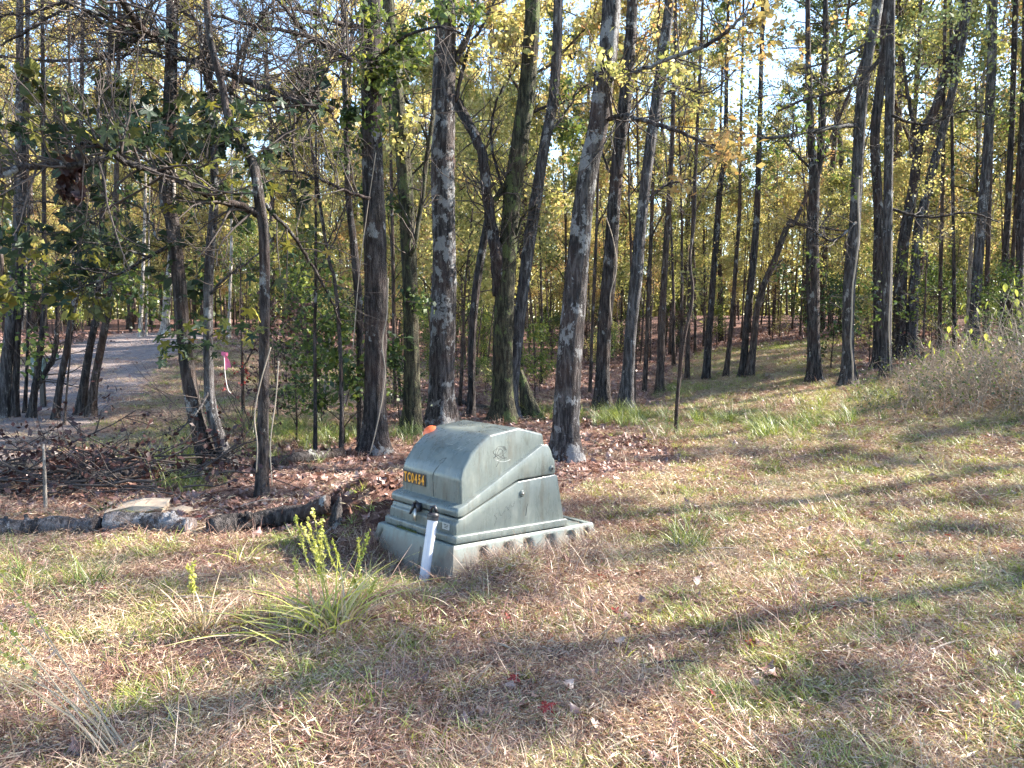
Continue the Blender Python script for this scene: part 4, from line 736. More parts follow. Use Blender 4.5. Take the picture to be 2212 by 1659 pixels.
ST = [full_tree(500 + 10 * q, h_, r_, h_ * .45, 1.0, 9, nf_, m_, .08, 'bark_far', kids=(3, 3)) for q, (h_, r_, nf_, m_) in enumerate(((7, .035, 420, 'leaf_yellow'), (9, .045, 600, 'leaf_yellow'), (6, .028, 320, 'leaf_orange'), (8, .04, 420, 'leaf_green'), (10, .05, 700, 'leaf_yellow')))]
SH = [full_tree(600 + 10 * q, h_, .02, .15, R2, 12, nf_, m_, .07, 'bark_far', kids=(4, 3)) for q, (h_, R2, nf_, m_) in enumerate(((1.6, 1.0, 1300, 'leaf_green'), (2.2, 1.1, 1700, 'leaf_green'), (1.3, .9, 900, 'leaf_yellow'), (1.8, 1.0, 260, 'leaf_dead')))]
def plant(meshes, x, y, name, label, cat, group, s_=1.0):
    root = empty(name, (x, y, gz(x, y)), label, cat, group, random.uniform(0, 6.28)); root.scale = (s_, s_, s_ * random.uniform(.9, 1.12))
    for nm_, me_ in zip(('trunk', 'branches', 'foliage'), meshes):
        o_ = obj(nm_, me_, root)
        if nm_ != 'trunk': o_['kind'] = 'stuff'
    return root
LM = [(-400, 'left picture edge'), (300, 'driveway'), (465, 'leaning pair'), (572, 'twisted tree'), (810, 'ridged oak'), (956, 'straight lichened trunk'), (1100, 'mossy trunk'), (1252, 'thickest lichened trunk'), (1385, 'leaning grey trunk'), (1600, 'clearing group'), (1757, 'forked trunk'), (1845, 'vine carrying trunk'), (1950, 'right dark pair'), (2115, 'grey straight trunk'), (2700, 'right picture edge')]
ORD = ['nearest', 'second nearest', 'third nearest', 'fourth nearest', 'fifth nearest', 'sixth nearest', 'seventh nearest', 'eighth nearest', 'ninth nearest', 'tenth nearest'] + ['farthest'] * 60
def landmark_labels(items):
    """items: (object, short look, x, y): say between which landmarks each stands and how deep"""
    G_ = {}
    for o_, look, x, y in items:
        px = CX + F * x / y; i = max(k for k in range(len(LM) - 1) if px >= LM[k][0] or k == 0); G_.setdefault((look, i), []).append((y, o_))
    for (look, i), L_ in G_.items():
        L_.sort(key=lambda t: t[0])
        for q, (y, o_) in enumerate(L_): o_['label'] = '%s between %s and %s%s' % (look, LM[i][1], LM[i + 1][1], ', ' + ORD[q] if len(L_) > 1 else '')
near_xy = [(r_[1][0][0], r_[1][0][1]) for r_ in NEAR]
placed = list(near_xy)
def spots(n, y0, y1, mind, pw=1.0, wide=.74, lawn_ok=.25, xlim=None):
    out = []; tries = 0
    while len(out) < n and tries < n * 60:
        tries += 1; y = (y0 ** (2 - pw) + random.random() * (y1 ** (2 - pw) - y0 ** (2 - pw))) ** (1 / (2 - pw)); x = random.uniform(-1, 1) * (wide * y + 1.5)
        if xlim and not xlim(x, y): continue
        l_, t_, g_, v_ = zones(np.array([x]), np.array([y]))
        if l_[0] > lawn_ok or v_[0] > .05: continue
        if -.72 < x / y < -.37 and y < 31: continue
        if any((x - a) ** 2 + (y - b) ** 2 < mind ** 2 for a, b in placed): continue
        out.append((x, y)); placed.append((x, y))
    return out
FTL = ['tall yellow green tree of the wood behind the clearing', 'slim yellow green tree of the wood behind the clearing', 'big spreading yellow tree of the wood behind', 'orange leaved tree of the wood behind the clearing', 'dark green leaved tree of the wood behind', 'tall high crowned yellow tree of the wood behind', 'small crowned yellow tree of the wood behind', 'tall pine with needle tufts in the wood behind']
it_ = []
for x, y in spots(22, 32, 55, 1.6, .6, xlim=lambda x, y: x / y < -.22) + spots(178, 15, 78, 1.45, .55):
    k = random.choices(range(8), [5, 6, 4, 3, 3, 4, 6, 2 if x > 0 else 3])[0]
    it_.append((plant(FT[k], x, y, 'pine_tree' if k == 7 else 'forest_tree', FTL[k], 'tree', 'trees of the wood behind', random.uniform(.75, 1.15)), ['tall yellow green tree', 'slim yellow green tree', 'big spreading yellow tree', 'orange leaved tree', 'dark green leaved tree', 'high crowned yellow tree', 'small crowned yellow tree', 'tall pine'][k], x, y))
landmark_labels(it_); it_ = []
UTL = ['bushy yellow green understory tree between the trunks', 'low spreading yellow understory tree between the trunks', 'taller yellow understory tree between the trunks', 'orange tinted understory tree between the trunks', 'dark green understory tree between the trunks', 'small dark green understory tree between the trunks']
for x, y in spots(135, 14, 60, 1.0, .7):
    k = random.choices(range(6), [6, 5, 6, 4, 3, 2])[0]; it_.append((plant(UT[k], x, y, 'understory_tree', UTL[k], 'tree', 'understory trees', random.uniform(.7, 1.15)), ['bushy yellow green understory tree', 'low spreading yellow understory tree', 'taller yellow understory tree', 'orange tinted understory tree', 'dark green understory tree', 'small dark green understory tree'][k], x, y))
landmark_labels(it_); it_ = []
STL = ['thin yellow leaved pole tree in the wood', 'taller thin yellow leaved pole tree in the wood', 'thin orange leaved pole tree in the wood', 'thin green leaved pole tree in the wood', 'tallest thin pole tree with yellow leaves in the wood']
for x, y in spots(180, 12, 50, .5, 1.0, xlim=lambda x, y: x / y > -.25 or random.random() < .35):
    k = random.randrange(5); it_.append((plant(ST[k], x, y, 'pole_tree', STL[k], 'sapling', 'thin pole trees', random.uniform(.7, 1.2)), ['thin yellow leaved pole', 'taller yellow leaved pole', 'thin orange leaved pole', 'thin green leaved pole', 'tallest yellow leaved pole'][k], x, y))
landmark_labels(it_); it_ = []
SHL = ['low dark green bush on the forest floor', 'waist high dark green bush on the forest floor', 'low yellow green bush on the forest floor', 'bare bush with a few dead leaves on the forest floor']
for x, y in spots(80, 10.5, 34, .7, 1.1, .72, .3, lambda x, y: y > 21 or not (.05 < x / y < .3)):
    k = random.choices(range(4), [4, 3, 2, 3])[0]; it_.append((plant(SH[k], x, y, 'bush', SHL[k], 'bush', 'bushes on the forest floor', random.uniform(.5, 1.0)), ['low dark green bush', 'waist high green bush', 'low yellow green bush', 'bare twiggy bush'][k], x, y))
landmark_labels(it_)
for px, py, k, s_, lb in ((745, 960, 0, .9, 'dark green bush at the foot of the ridged oak, left side'), (700, 920, 1, .9, 'tall dark green bush left of the ridged oak'), (640, 960, 3, .8, 'bare twiggy bush right of the twisted tree'), (600, 905, 3, .9, 'bare twiggy bush behind the twisted tree'), (865, 930, 0, .6, 'small dark bush between ridged oak and mossy trunk'), (1165, 850, 0, .45, 'dark green bush left of the thickest lichened trunk'), (1050, 850, 0, .45, 'dark bush behind the mossy leaning trunk'), (1795, 800, 1, .9, 'dark green bush between forked and vine carrying trunks')):
    p_ = at(px, py); plant(SH[k], p_.x, p_.y, 'bush', lb, 'bush', None, s_)
# trees out of frame to the right, whose crowns throw the long shadows over the lawn
FT.append(full_tree(380, 17, .20, 8.5, 2.6, 11, 4200, 'leaf_yellow', .12)); FTL.append('tree')
for k, (x, y, v_, s_) in enumerate(((16, 9.0, 8, .9), (12.5, 4.6, 8, .8), (14.5, 14.5, 0, .9), (21, 13, 8, 1), (20.5, 6.3, 8, 1), )):
    plant(FT[v_], x, y, 'forest_tree', ['tall', 'slim', 'leaning', 'broad', 'thin', 'high crowned', 'straight', 'old', 'young', 'dense'][k] + ' tree beyond the right edge of the lawn', 'tree', None, s_)
# far wood, one mass
mb = MB(); g = np.random.default_rng(77); n = 95000
a = g.uniform(-math.radians(44), math.radians(44), n); d = g.uniform(80, 118, n); top_ = 12 + 4.5 * np.sin(a * 23) + 3 * np.sin(a * 61 + 1) + 2 * np.sin(a * 140)
z = g.random(n) ** 1.25 * np.clip(top_, 5, 22) * (d / 95); x_ = d * np.sin(a); y_ = d * np.cos(a)
leaves(mb, np.stack([x_, y_, height(x_, y_) + z], -1), g.uniform(.35, .75, n), .4, g=g)
for q in range(240):
    a_ = g.uniform(-.76, .76); d = g.uniform(78, 110); x, y = d * math.sin(a_), d * math.cos(a_); h = g.uniform(9, 17); zz = gz(x, y); mb.tube([(x, y, zz), (x + g.normal(0, .4), y, zz + h)], [.16, .05], 5)
tag(obj('far_wood', mb.mesh('far_wood', M['leaf_yellow']), kind='stuff'), 'hazy mass of far autumn woodland closing the view', 'woodland', kind='stuff')

# ------------------------------------------------------------------ things on the ground
def gpt(px, py, dz=0): p = at(px, py); return np.array([p.x, p.y, gz(p.x, p.y) + dz])
def log(name, pts, r, m_, label, cat='log', k=14, bark=.07, dz=.03):
    P = np.array([gpt(x, y, dz) for x, y in pts]); P0 = P[0].copy(); Q = spline(P, len(P) * 8) - P0
    for i in range(len(Q)): Q[i, 2] = gz(Q[i, 0] + P0[0], Q[i, 1] + P0[1]) - P0[2] + r * .75 + .3 * (Q[i, 2] + P0[2] - gz(Q[i, 0] + P0[0], Q[i, 1] + P0[1]) - dz)
    Q[:, 2] = np.convolve(np.pad(Q[:, 2], 4, 'edge'), np.ones(9) / 9, 'valid')
    root = empty(name, tuple(P0), label, cat); mb = MB(); mb.tube(Q, np.full(len(Q), r) * (1 + .12 * np.sin(np.linspace(0, 14, len(Q)))) * np.linspace(1, .85, len(Q)), k, bark, 0, seed=abs(int(pts[0][0])) + 9); kid(obj('stem', mb.mesh('stem', M[m_]), root), root)
    mb = MB(); g = np.random.default_rng(abs(int(pts[1][0])))
    for q in range(5): i = g.integers(2, len(Q) - 2); mb.tube([Q[i], Q[i] + np.array([g.normal(0, .05), g.normal(0, .05), r + g.uniform(.0, .012)])], [r * .4, r * .2], 6)
    kid(obj('knot', mb.mesh('knot', M[m_]), root), root); return root
log('fallen_log', [(-60, 1162), (60, 1158), (140, 1152), (215, 1154)], .07, 'bark_log', 'grey lichened fallen log, left length by the picture edge')
log('fallen_log', [(228, 1150), (300, 1146), (380, 1152), (412, 1158)], .08, 'bark_log', 'thickest lichened fallen log below the pale rock')
log('fallen_log', [(455, 1160), (520, 1150), (600, 1138), (660, 1126), (712, 1112)], .08, 'bark', 'dark fallen log ending at the broken stump')
log('fallen_log', [(560, 1022), (620, 1006), (680, 996), (740, 990)], .07, 'bark', 'dark fallen log lying in leaf litter right of the twisted tree')
log('fallen_log', [(140, 1052), (240, 1040), (340, 1032), (440, 1036)], .06, 'bark', 'dark fallen trunk under the brush pile at left')
log('fallen_branch', [(300, 1018), (380, 1012), (460, 1022)], .03, 'bark_grey', 'grey fallen branch before the leaning pair', 'branch')
log('fallen_branch', [(980, 868), (1030, 882), (1090, 892)], .05, 'bark', 'dark fallen bough lying behind the cabinet', 'branch')
# dark leaning stump wedge
tree('leaning_stump', [(1150, 905), (1138, 860), (1124, 800)], [50, 28, 10], 'bark_moss', 'dark mossy slanting stump right of the mossy trunks', 'stump', htop=0, flare=.3)
tree('broken_stump', [(727, 1130), (730, 1100), (735, 1074)], [22, 15, 5], 'bark_lichen', 'small splintered stump at the end of the dark log', 'stump', htop=0, flare=.5, bark=.12)
# rock slab with smaller stones
M['rock'] = flat_mat('sandstone', (.34, .27, .20), .9, .25, 7, bump=.012)
def rock(name, px, py, sz, rz, label, seed):
    p_ = gpt(px, py); g = np.random.default_rng(seed); bm = bmesh.new(); bmesh.ops.create_cube(bm, size=2)
    bmesh.ops.subdivide_edges(bm, edges=bm.edges[:], cuts=3, use_grid_fill=True); bmesh.ops.triangulate(bm, faces=bm.faces)
    for v in bm.verts: c_ = v.co; n_ = Vector(g.normal(0, .05, 3)); sl = 1 - .45 * max(0, -c_.x); c_ += n_; v.co = Vector((c_.x * sz[0] * (1 + .1 * c_.z * 0), c_.y * sz[1], c_.z * sz[2] * sl - (.35 * sz[2] * max(0, -c_.x))))
    me_ = bpy.data.meshes.new(name); bm.to_mesh(me_); bm.free(); me_.materials.append(M['rock']); o_ = obj(name, me_, None, (p_[0], p_[1], p_[2] + sz[2] * .5)); o_.rotation_euler = (.05, .02, rz); return tag(o_, label, 'rock')
rock('rock_slab', 300, 1112, (.22, .13, .06), .1, 'pale tan wedge shaped sandstone slab above the lichened log', 4)
rock('rock', 383, 1107, (.11, .06, .025), -.4, 'small pale flat stone right of the tan slab', 5)
rock('rock', 345, 1116, (.07, .05, .02), .3, 'smallest pale flat stone below the tan slab', 6)
# brush pile with dead leaves
root = empty('brush_pile', tuple(gpt(150, 1050)), 'dark brush pile of sticks and dead purple brown leaves at left', 'brush pile'); O_ = np.array(root.location)
mb = MB(); lv_ = MB(); g = np.random.default_rng(12); tips = []
for q in range(75):
    p_ = gpt(g.uniform(-60, 440), g.uniform(1000, 1080)); a = g.uniform(-.5, .5) + (math.pi if g.random() < .5 else 0)
    ramify(mb, p_ - O_ + np.array([0, 0, g.uniform(0, .14)]), (math.cos(a), math.sin(a) * .4, g.uniform(-.05, .2)), g.uniform(.5, 1.5), g.uniform(.005, .016), g, 1, tips, (4,), .0, .14, 5, .5)
Pt = np.concatenate([t[1:] for t in tips]); idx = g.integers(0, len(Pt), 1500); leaves(lv_, Pt[idx] + g.normal(0, .05, (1500, 3)), np.full(1500, .06), .1, g=g)
o_ = kid(obj('sticks', mb.mesh('sticks', M['twig']), root, kind='stuff'), root); o_ = kid(obj('dead_leaves', lv_.mesh('dead_leaves', M['leaf_dead']), root, kind='stuff'), root)
# sticks lying about
PL = ['by the left picture edge of the shaded grass', 'before the tan tuft at left', 'pointing up left of the middle lawn', 'leaning at the foot of the cabinet', 'in the middle of the lawn', 'right of the cabinet base', 'in the sunlit upper right lawn', 'in the litter near the twisted tree', 'beside the arching grass clump', 'below the arching grass clump', 'at the foot of the thickest trunk', 'in the litter behind the thickest trunk', 'across the right lawn', 'in the shaded lower right lawn', 'just left of the sandstone slab', 'at the bottom picture edge']
for q, (x1, y1, x2, y2) in enumerate(((120, 1345, 20, 1350), (330, 1300, 560, 1315), (440, 1480, 570, 1370), (980, 1330, 930, 1290), (1380, 1450, 1520, 1445), (1490, 1200, 1600, 1196), (1800, 1120, 1700, 1150), (600, 1085, 520, 1105), (680, 1330, 520, 1290), (1120, 1420, 1050, 1400), (1240, 1030, 1160, 1012), (1290, 960, 1200, 925), (1900, 1190, 1990, 1180), (2000, 1420, 2100, 1400), (300, 1110, 210, 1128), (1300, 1640, 1420, 1600))):
    a, b = gpt(x1, y1, .02), gpt(x2, y2, .03); mb = MB(); mb.tube(spline([(0, 0, 0), (b - a) * .5 + np.array([0, 0, .015]), b - a], 8), [.006] * 4 + [.004] * 4, 6)
    tag(obj('fallen_stick', mb.mesh('fallen_stick', M['twig_pale'] if q % 2 else M['twig']), None, tuple(a)), 'thin %s stick %s' % ('pale' if q % 2 else 'brown', PL[q]), 'stick', 'thin sticks on the ground')
# fallen leaves one can pick out
FLm = [oak_leaf(gg, .085, 3, .7).mesh('fallen_leaf', M['fallen']) for q in range(6)]; RLm = [lobed_leaf(gg) for q in range(3)]
for me_ in RLm: me_.materials.clear(); me_.materials.append(M['leaf_red']); me_.name = 'red_leaf'
for q in range(230):
    x, y = sample(1, 2.8, 9, 1.0, 36); x, y = float(x[0]), float(y[0])
    if in_box(np.array([x]), np.array([y]))[0]: continue
    o_ = obj('fallen_leaf', random.choice(FLm), None, (x, y, gz(x, y) + .035)); o_.rotation_euler = (random.gauss(0, .6), random.gauss(0, .6), random.uniform(0, 6.28)); o_.scale = (random.uniform(.45, .85),) * 3
    tag(o_, 'curled brown fallen leaf lying on the dry grass', 'leaf', 'brown fallen leaves on the grass')
for q, (px, py) in enumerate(((1180, 1550), (1930, 1248), (2130, 1085), (1760, 1300), (1800, 1320), (1540, 1525), (1945, 1215), (1330, 1340), (650, 1630), (610, 1562), (1100, 1355), (1110, 1490), (1620, 1410), (230, 1290), (1560, 1600), (1300, 1260), (2050, 1170), (430, 1128))):
    p_ = gpt(px, py, .04); o_ = obj('red_leaf', RLm[q % 3], None, tuple(p_)); o_.scale = (.095,) * 3 if q > 1 else (.13,) * 3; o_.rotation_euler = (random.gauss(.3, .4), random.gauss(0, .4), random.uniform(0, 6))
    tag(o_, 'small bright red fallen leaf lying on the grass' if q > 1 else ('larger red leaf near the bottom centre of the lawn', 'larger red leaf on the sunlit right part of the lawn')[q], 'leaf', 'red fallen leaves on the grass' if q > 1 else None)

# ------------------------------------------------------------------ clumps, weeds
def clump(name, px, py, n, hmin, hmax, lean, w, m_, label, bias=(0, 0), heads=0, cat='grass clump', wm=1.0):
    p_ = gpt(px, py); g = np.random.default_rng(int(px + py)); root = empty(name, tuple(p_), label, cat)
    for q in range(n):
        bm_ = 'blade_tan' if g.random() < .38 else m_
        h = g.uniform(hmin, hmax); az = g.uniform(0, 6.28); b = np.array([g.normal(0, .035 * wm), g.normal(0, .035 * wm), -.02])
        d = np.array([math.cos(az) * lean + bias[0], math.sin(az) * lean + bias[1], 1.]) ; cv = unit([math.cos(az) + bias[0] * 2, math.sin(az) + bias[1] * 2, -.5]) * g.uniform(.1, .95)
        K = 7; t = np.linspace(0, 1, K)[:, None]; c_ = b + unit(d) * h * t + cv * h * t ** 2.2; sd_ = unit(np.cross(unit(d), g.normal(size=3))); ww = w * (1 - t ** 2) + w * .06
        A, B, Cc = c_ - sd_ * ww, c_ + unit(np.cross(sd_, d)) * ww * .35, c_ + sd_ * ww; V_ = np.stack([A, B, Cc], 1).reshape(-1, 3); Fc = []
        for k in range(K - 1): a_ = k * 3; Fc += [[a_, a_ + 1, a_ + 4, a_ + 3], [a_ + 1, a_ + 2, a_ + 5, a_ + 4]]
        mb = MB(); mb.raw(V_, Fc); kid(obj('blade', mb.mesh('blade', M[bm_]), root), root)
    for q in range(heads):
        az = g.uniform(-.6, .6) + math.pi * .5 * g.choice([0, 1, 2]); h = g.uniform(hmax * .8, hmax * 1.15); d = unit(np.array([math.cos(az) * lean * .6 + bias[0], .3 * math.sin(az) * lean + bias[1], 1])); Q = wander((g.normal(0, .02), g.normal(0, .02), 0), d, h, 9, g, .05, -.02)
        mb = MB(); mb.tube(Q, np.linspace(.0035, .0015, len(Q)), 5); s_ = kid(obj('stalk', mb.mesh('stalk', M[m_]), root), root)
        hb = MB(); tt = g.uniform(.6, 1, 60); ps = np.stack([np.interp(tt * 9, range(10), Q[:, k]) for k in range(3)], -1); leaves(hb, ps + g.normal(0, .006, ps.shape), np.full(60, .022), .6, g=g); o_ = kid(obj('seed_head', hb.mesh('seed_head', M['blade_lime']), s_), s_); o_['kind'] = 'stuff'
    return root
clump('grass_clump', 725, 1362, 84, .18, .58, .6, .0058, 'blade_lime', 'large arching lime green grass clump in front of the cabinet\'s left', (0, 0), 7, wm=1.7)
clump('grass_clump', 650, 1385, 52, .15, .45, .8, .0052, 'blade_lime', 'low yellow green clump spreading left of the large arching clump', (-.35, 0), 1, wm=1.8)
clump('grass_clump', 425, 1372, 34, .12, .38, .22, .005, 'blade_tan', 'upright straw coloured tuft left of the arching green clumps', (0, 0), 2, wm=1.6)
clump('grass_clump', 270, 1652, 12, .40, .90, .10, .0036, 'blade_tan', 'long pale reed grass bent left at the lower left corner', (-.95, .38), 3, wm=.8)
clump('grass_clump', 425, 1590, 6, .16, .30, .10, .003, 'blade_lime', 'few upright green blades right of the bent reed grass', (0, 0), 0)
clump('grass_clump', 530, 1218, 20, .14, .30, .6, .004, 'blade_lime', 'arching yellow green tuft below the dark fallen log', (0, 0), 0, wm=1.3)
clump('grass_clump', 160, 1272, 22, .10, .24, .35, .004, 'blade_lime', 'green tuft in the shaded grass at left', (0, 0), 0, wm=1.5)
clump('grass_clump', 1030, 1318, 18, .12, .28, .45, .003, 'blade_tan', 'thin tan tuft just below the cabinet', (0, 0), 0, wm=1.3)
clump('grass_clump', 1350, 1425, 12, .07, .15, .4, .005, 'blade_lime', 'short bright green tuft in the middle of the lawn', (0, 0), 0)
clump('grass_clump', 1482, 1190, 24, .12, .28, .35, .0035, 'blade_tan', 'thin upright tan tuft right of the cabinet', (0, 0), 0, wm=1.4)
clump('grass_clump', 980, 1225, 8, .12, .2, .25, .005, 'blade_lime', 'small green tuft at the foot of the cabinet beside the post', (0, 0), 0)
clump('grass_clump', 2160, 850, 90, .5, 1.1, .6, .006, 'blade_tan', 'tall arching tan grass at the right picture edge', (-.1, 0), 4, wm=6)
clump('grass_clump', 2090, 870, 60, .4, .9, .6, .005, 'blade_tan', 'dry tan tussock left of the tall arching grass at right', (-.1, 0), 3, wm=6)
def weed(px, py, tops, label):
    p_ = gpt(px, py); root = empty('weed_stalk', tuple(p_), label, 'weed')
    for q, (tx, ty, bow) in enumerate(tops):
        e = pt(tx, ty, p_[1] - .02) - p_; g = np.random.default_rng(int(tx)); Q = spline([(0, 0, -.02), e * .5 + np.array([bow, 0, 0]), e], 16); mb = MB(); mb.tube(Q, np.linspace(.005, .002, 16), 6); st2 = kid(obj('stem', mb.mesh('stem', M['blade_lime']), root), root)
        n = 95; t = g.uniform(.3, 1, n); ps = np.stack([np.interp(t * 15, range(16), Q[:, k]) for k in range(3)], -1); dr = unit(g.normal(size=(n, 3)) + np.array([0, 0, .9])); ln = .026 * (1.15 - .5 * t)[:, None]; sd_ = unit(np.cross(dr, g.normal(size=(n, 3))))
        hb = MB(); hb.quads(np.stack([ps, ps + dr * ln * .5 - sd_ * .0035, ps + dr * ln, ps + dr * ln * .5 + sd_ * .0035], 1), g.uniform(.3, .8, n)); o_ = kid(obj('leaflets', hb.mesh('leaflets', M['leaf_lime']), st2), st2); o_['kind'] = 'stuff'
weed(1040, 1190, [(950, 1108, .03)], 'fuzzy lime green weed stalk leaning left across the cabinet front')
weed(745, 1262, [(698, 1150, -.02), (718, 1165, .0)], 'fuzzy green weed with two stems leaning left before the earth mound')
weed(780, 1300, [(774, 1160, 0), (812, 1250, .02), (765, 1250, -.01)], 'fuzzy upright green weed left of the white post')
weed(1100, 1205, [(1098, 1178, 0), (1108, 1183, 0)], 'tiny lime green sprig growing against the cabinet\'s right side')
# dry weed bank at right (stuff) and the shrub with hanging yellow leaves
g = np.random.default_rng(31); mb = MB(); tips = []
for q in range(700):
    px = g.uniform(1960, 2400) if q % 8 else g.uniform(1850, 1980); py = g.uniform(800, 905) ; py = py - 0 if px > 1950 else py; p_ = gpt(px, py, -.02); hh = g.uniform(.25, 1.15) * (.3 + .7 * min(1, max(0, px - 1820) / 260) + .5 * min(1, max(0, px - 2080) / 120))
    ramify(mb, p_, (g.normal(0, .5), g.normal(0, .5), 1), hh, .0065, g, 1, tips, (5,), -.06, .26, 3, .55)
O_ = gpt(2050, 850)
for a in range(len(mb.v)): mb.v[a] = mb.v[a] - O_
lvw = MB(); Pt = np.concatenate([t[1:] for t in tips]); idx = g.integers(0, len(Pt), 5200); leaves(lvw, Pt[idx] + g.normal(0, .05, (5200, 3)) - O_, np.full(5200, .038), .3, g=g)
tag(obj('weed_leaves', lvw.mesh('weed_leaves', M['leaf_green']), None, tuple(O_)), 'small green and yellowish leaves on the weed bank at right', 'weeds', kind='stuff')
tag(obj('dry_weeds', mb.mesh('dry_weeds', M['twig_mid']), None, tuple(O_)), 'tangled bank of dry tan weeds along the right edge of the wood', 'weeds', kind='stuff')
n = 11000; x = g.uniform(3.6, 12, n); y = g.uniform(8.0, 15, n); k = (g.random(n) < sst(.46, .68, x / y + .03 * (y - 9.5) + .07 * bumps(x, y, 1.8, 3)) * .8 * sst(7.8, 10, y)) ; x, y = x[k], y[k]; n = len(x)
scatter('dry_weed_blades', [blades(22, .08, .15, .6, .55, .004, gg, 4).mesh('weed_blades', M['grass_dry']) for q in range(5)], np.stack([x, y, height(x, y)], -1), np.stack([g.normal(0, .2, n), g.normal(0, .2, n), g.uniform(0, 6, n)], -1), g.uniform(.35, 1.1, n) * np.clip((x / y - .40) * 5, .3, 1) * sst(8, 12, y + .8 * bumps(x, y, 2.3, 1)), np.clip(g.normal(.38, .3, n) + .3 * bumps(x, y, 1.3, 6), 0, 1), 'knee high dry grass on the rising bank at right', 'grass')
p0 = gpt(2040, 850); root = empty('yellow_leaf_shrub', tuple(p0), 'thin stemmed shrub with hanging yellow leaves above the weed bank at right', 'shrub')
bud = []
for q in range(3):
    g2 = np.random.default_rng(q); t = np.linspace(0, 1, 7); hw = .26 * np.sin(math.pi * t ** .75) + .004; V_ = []
    for k in range(7): V_ += [(t[k], -hw[k], .10 * math.sin(t[k] * 2)), (t[k], 0, 0), (t[k], hw[k], .10 * math.sin(t[k] * 2))]
    mb = MB(); Fc = []
    for k in range(6): a_ = k * 3; Fc += [[a_, a_ + 1, a_ + 4, a_ + 3], [a_ + 1, a_ + 2, a_ + 5, a_ + 4]]
    mb.raw(np.array(V_), Fc); bud.append(mb.mesh('leaf', M['leaf_lime']))
YL = [(2010, 735), (2016, 750), (2008, 762), (2036, 755), (2034, 775), (2045, 720), (2055, 735), (2050, 705), (2064, 712), (2083, 720), (2078, 740), (2090, 732), (2100, 735), (2110, 745), (2098, 710), (2072, 700), (2130, 720), (2140, 735), (2160, 725), (2168, 735), (2110, 665), (2090, 680), (2085, 655), (2135, 650), (2152, 668), (2172, 655), (2180, 690), (2196, 645), (2200, 670), (2206, 700), (2140, 788), (2155, 790), (2040, 800), (2190, 600), (2194, 625), (2172, 612)]
tw = MB(); gy_ = np.random.default_rng(4)
for q, (px, py) in enumerate(YL):
    e = pt(px, py, p0[1] + gy_.normal(0, .3)) - p0; o_ = kid(obj('leaf', bud[q % 3], root, tuple(e)), root); s_ = gy_.uniform(.10, .15); o_.scale = (s_,) * 3; o_.rotation_euler = (gy_.normal(0, .3), 1.35 + gy_.normal(0, .25), gy_.uniform(0, 6))
    if q % 3 == 0: b = np.array([e[0] * .5 + gy_.normal(0, .1), e[1] * .4, -.05]); tw.tube(spline([b, b * .4 + e * .6 + np.array([0, 0, .15]), e], 9), np.linspace(.006, .002, 9), 5)
kid(obj('stems', tw.mesh('stems', M['twig_pale']), root, kind='stuff'), root)

# ------------------------------------------------------------------ vines, tape, meter box
def vine(pts, Y, r, m_, label, leaf=0):
    P = np.array([pt(x, y, Y) for x, y in pts]); mb = MB(); Q = spline(P, len(P) * 7) - P[0]; mb.tube(Q, np.full(len(Q), r), 6); o_ = obj('vine', mb.mesh('vine', M[m_]), None, tuple(P[0])); return tag(o_, label, 'vine')
YC, YR, YI, YT, YB = tC[1][0][1], tR[1][0][1], tI[1][0][1], tT[1][0][1], tB[1][0][1]
vine([(798, 985), (812, 930), (826, 860), (832, 800), (826, 740), (836, 680), (838, 600)], YC - .19, .007, 'twig_pale', 'pale thin vine climbing the ridged oak')
vine([(1842, 838), (1842, 790), (1838, 740), (1840, 690), (1842, 620), (1850, 560), (1856, 500), (1854, 440), (1856, 380)], YR - .2, .016, 'twig_pale', 'pale vine climbing the grey trunk at right')
vine([(1924, 826), (1922, 760), (1920, 700), (1924, 600), (1926, 500)], YT - .16, .012, 'twig_pale', 'pale vine up the straight grey trunk at right')
vine([(1310, 470), (1325, 520), (1332, 580), (1318, 640), (1322, 700)], YI - .16, .008, 'twig_pale', 'loose pale vine looping on the near black trunk')
vine([(554, 1020), (556, 960), (550, 900), (562, 830), (585, 750)], YB - .09, .005, 'twig_pale', 'thin pale vine looping up the twisted tree, left side')
vine([(588, 1050), (584, 960), (596, 860), (602, 780)], YB - .07, .005, 'twig_pale', 'thin pale vine hanging right of the twisted tree')
vine([(762, 760), (775, 600), (790, 480), (812, 330)], YC - .2, .005, 'twig_pale', 'second thin vine crossing the ridged oak')
vine([(1120, 480), (1060, 560), (1120, 430), (1180, 300)][::-1], tF[1][0][1] - .2, .006, 'twig', 'brown vine crossing the mossy leaning trunk')
M['tape'] = leaf_mat('pink_tape', [(0, (.75, .12, .30)), (1, (.85, .30, .45))], .35, wv=.2); M['string'] = flat_mat('white_string', (.7, .65, .6), .8, .1, 20)
c0 = pt(484, 768, 8.2); tp = empty('flagging_tape', tuple(c0), 'pink flagging tape tied to a twig with white string hanging below', 'tape')
mb = MB(); 
for (a, b, w_) in (((0, 0, 0), (.012, 0, -.15), .016), ((0, 0, 0), (.05, .01, -.13), .014), ((-.03, 0, .02), (.04, 0, .01), .02)):
    Q = spline([a, (np.array(a) + b) / 2 + np.array([.012, .01, 0]), b], 6); V_ = np.stack([Q - [w_, 0, 0] if abs(b[2]) > .05 else Q - [0, 0, w_], Q + [w_, .006, 0] if abs(b[2]) > .05 else Q + [0, .006, w_]], 1).reshape(-1, 3); mb.raw(V_, [[2 * k, 2 * k + 1, 2 * k + 3, 2 * k + 2] for k in range(5)])
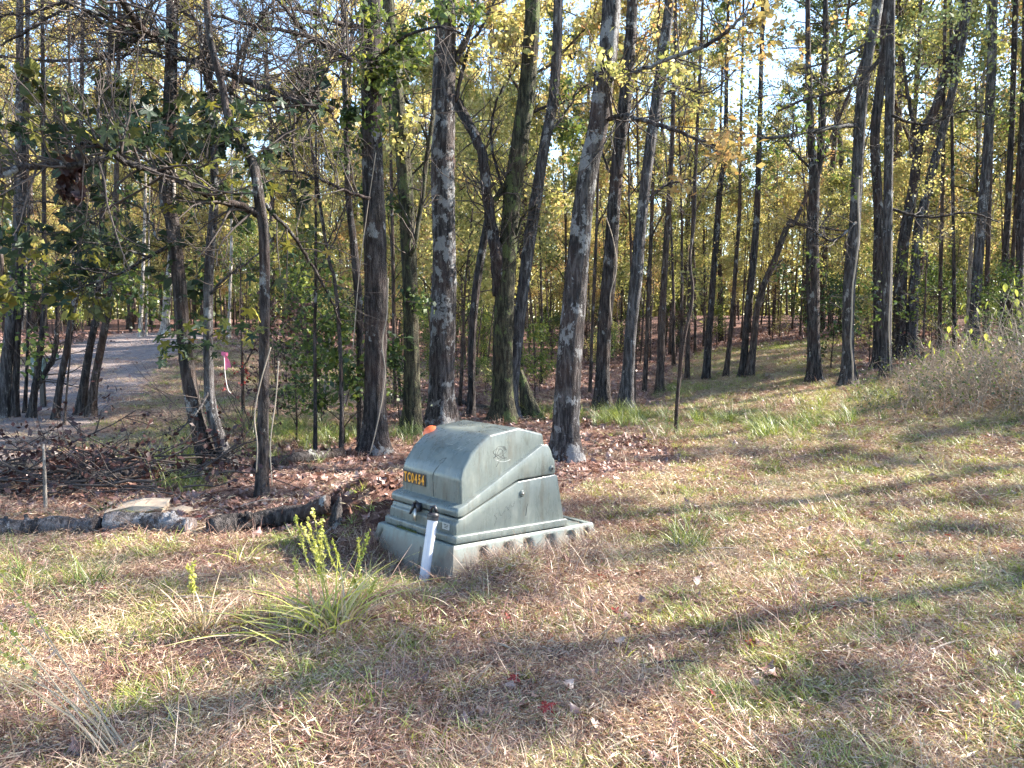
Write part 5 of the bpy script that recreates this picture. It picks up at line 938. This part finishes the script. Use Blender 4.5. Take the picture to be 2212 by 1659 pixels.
kid(obj('ribbon', mb.mesh('ribbon', M['tape']), tp), tp)
mb = MB(); mb.tube(spline([(0, 0, 0), (.005, 0, -.2), (.03, 0, -.36), (.06, 0, -.40)], 14), np.full(14, .004), 5); kid(obj('string', mb.mesh('string', M['string']), tp), tp)
rv = empty('red_leaved_sapling', tuple(gpt(540, 945)), 'low twiggy sapling with red leaves behind the leaning pair', 'sapling'); O_ = np.array(rv.location); mb = MB(); tips = []; g = np.random.default_rng(15)
for q in range(9): ramify(mb, (0, 0, 0), (g.normal(-.1, .5), g.normal(0, .4), 1), g.uniform(.6, 1.3), .008, g, 1, tips, (5,), 0, .2, 5, .5)
kid(obj('stems', mb.mesh('stems', M['twig']), rv, kind='stuff'), rv); Pt = np.concatenate([t[1:] for t in tips])
for q in range(46):
    c_ = Pt[g.integers(0, len(Pt))] if q % 2 else pt(g.normal(525, 10), g.normal(800, 14), O_[1]) - O_; o_ = kid(obj('leaf', RLm[q % 3], rv, tuple(c_)), rv); o_.scale = (g.uniform(.05, .08),) * 3; o_.rotation_euler = tuple(g.uniform(0, 6, 3))
pm = gpt(84, 880); mt = empty('meter_box', tuple(pm), 'green grey electric meter box on a post among the left trunks', 'meter box')
M['meter'] = flat_mat('meter_green', (.13, .19, .17), .45, .15, 9)
s_ = 1.0; zc = pt(86, 795, pm[1])[2] - pm[2]; xc = pt(86, 795, pm[1])[0] - pm[0]
mb = MB(); mb.box((xc, .05, zc / 2), (.04, .03, zc / 2)); kid(obj('post', mb.mesh('post', M['bark_grey'] if False else M['black'], False), mt), mt)
mb = MB(); mb.box((xc, -.02, zc), (.115, .06, .19)); kid(obj('box', mb.mesh('box', M['meter'], False), mt), mt)
mb = MB(); mb.tube([(xc, -.08, zc + .06), (xc, -.13, zc + .06)], [.07, .065], 16); kid(obj('meter_glass', mb.mesh('meter_glass', M['steel']), mt), mt)
mb = MB(); mb.box((xc, -.085, zc - .11), (.08, .006, .04)); kid(obj('cover_plate', mb.mesh('cover_plate', M['steel'], False), mt), mt)
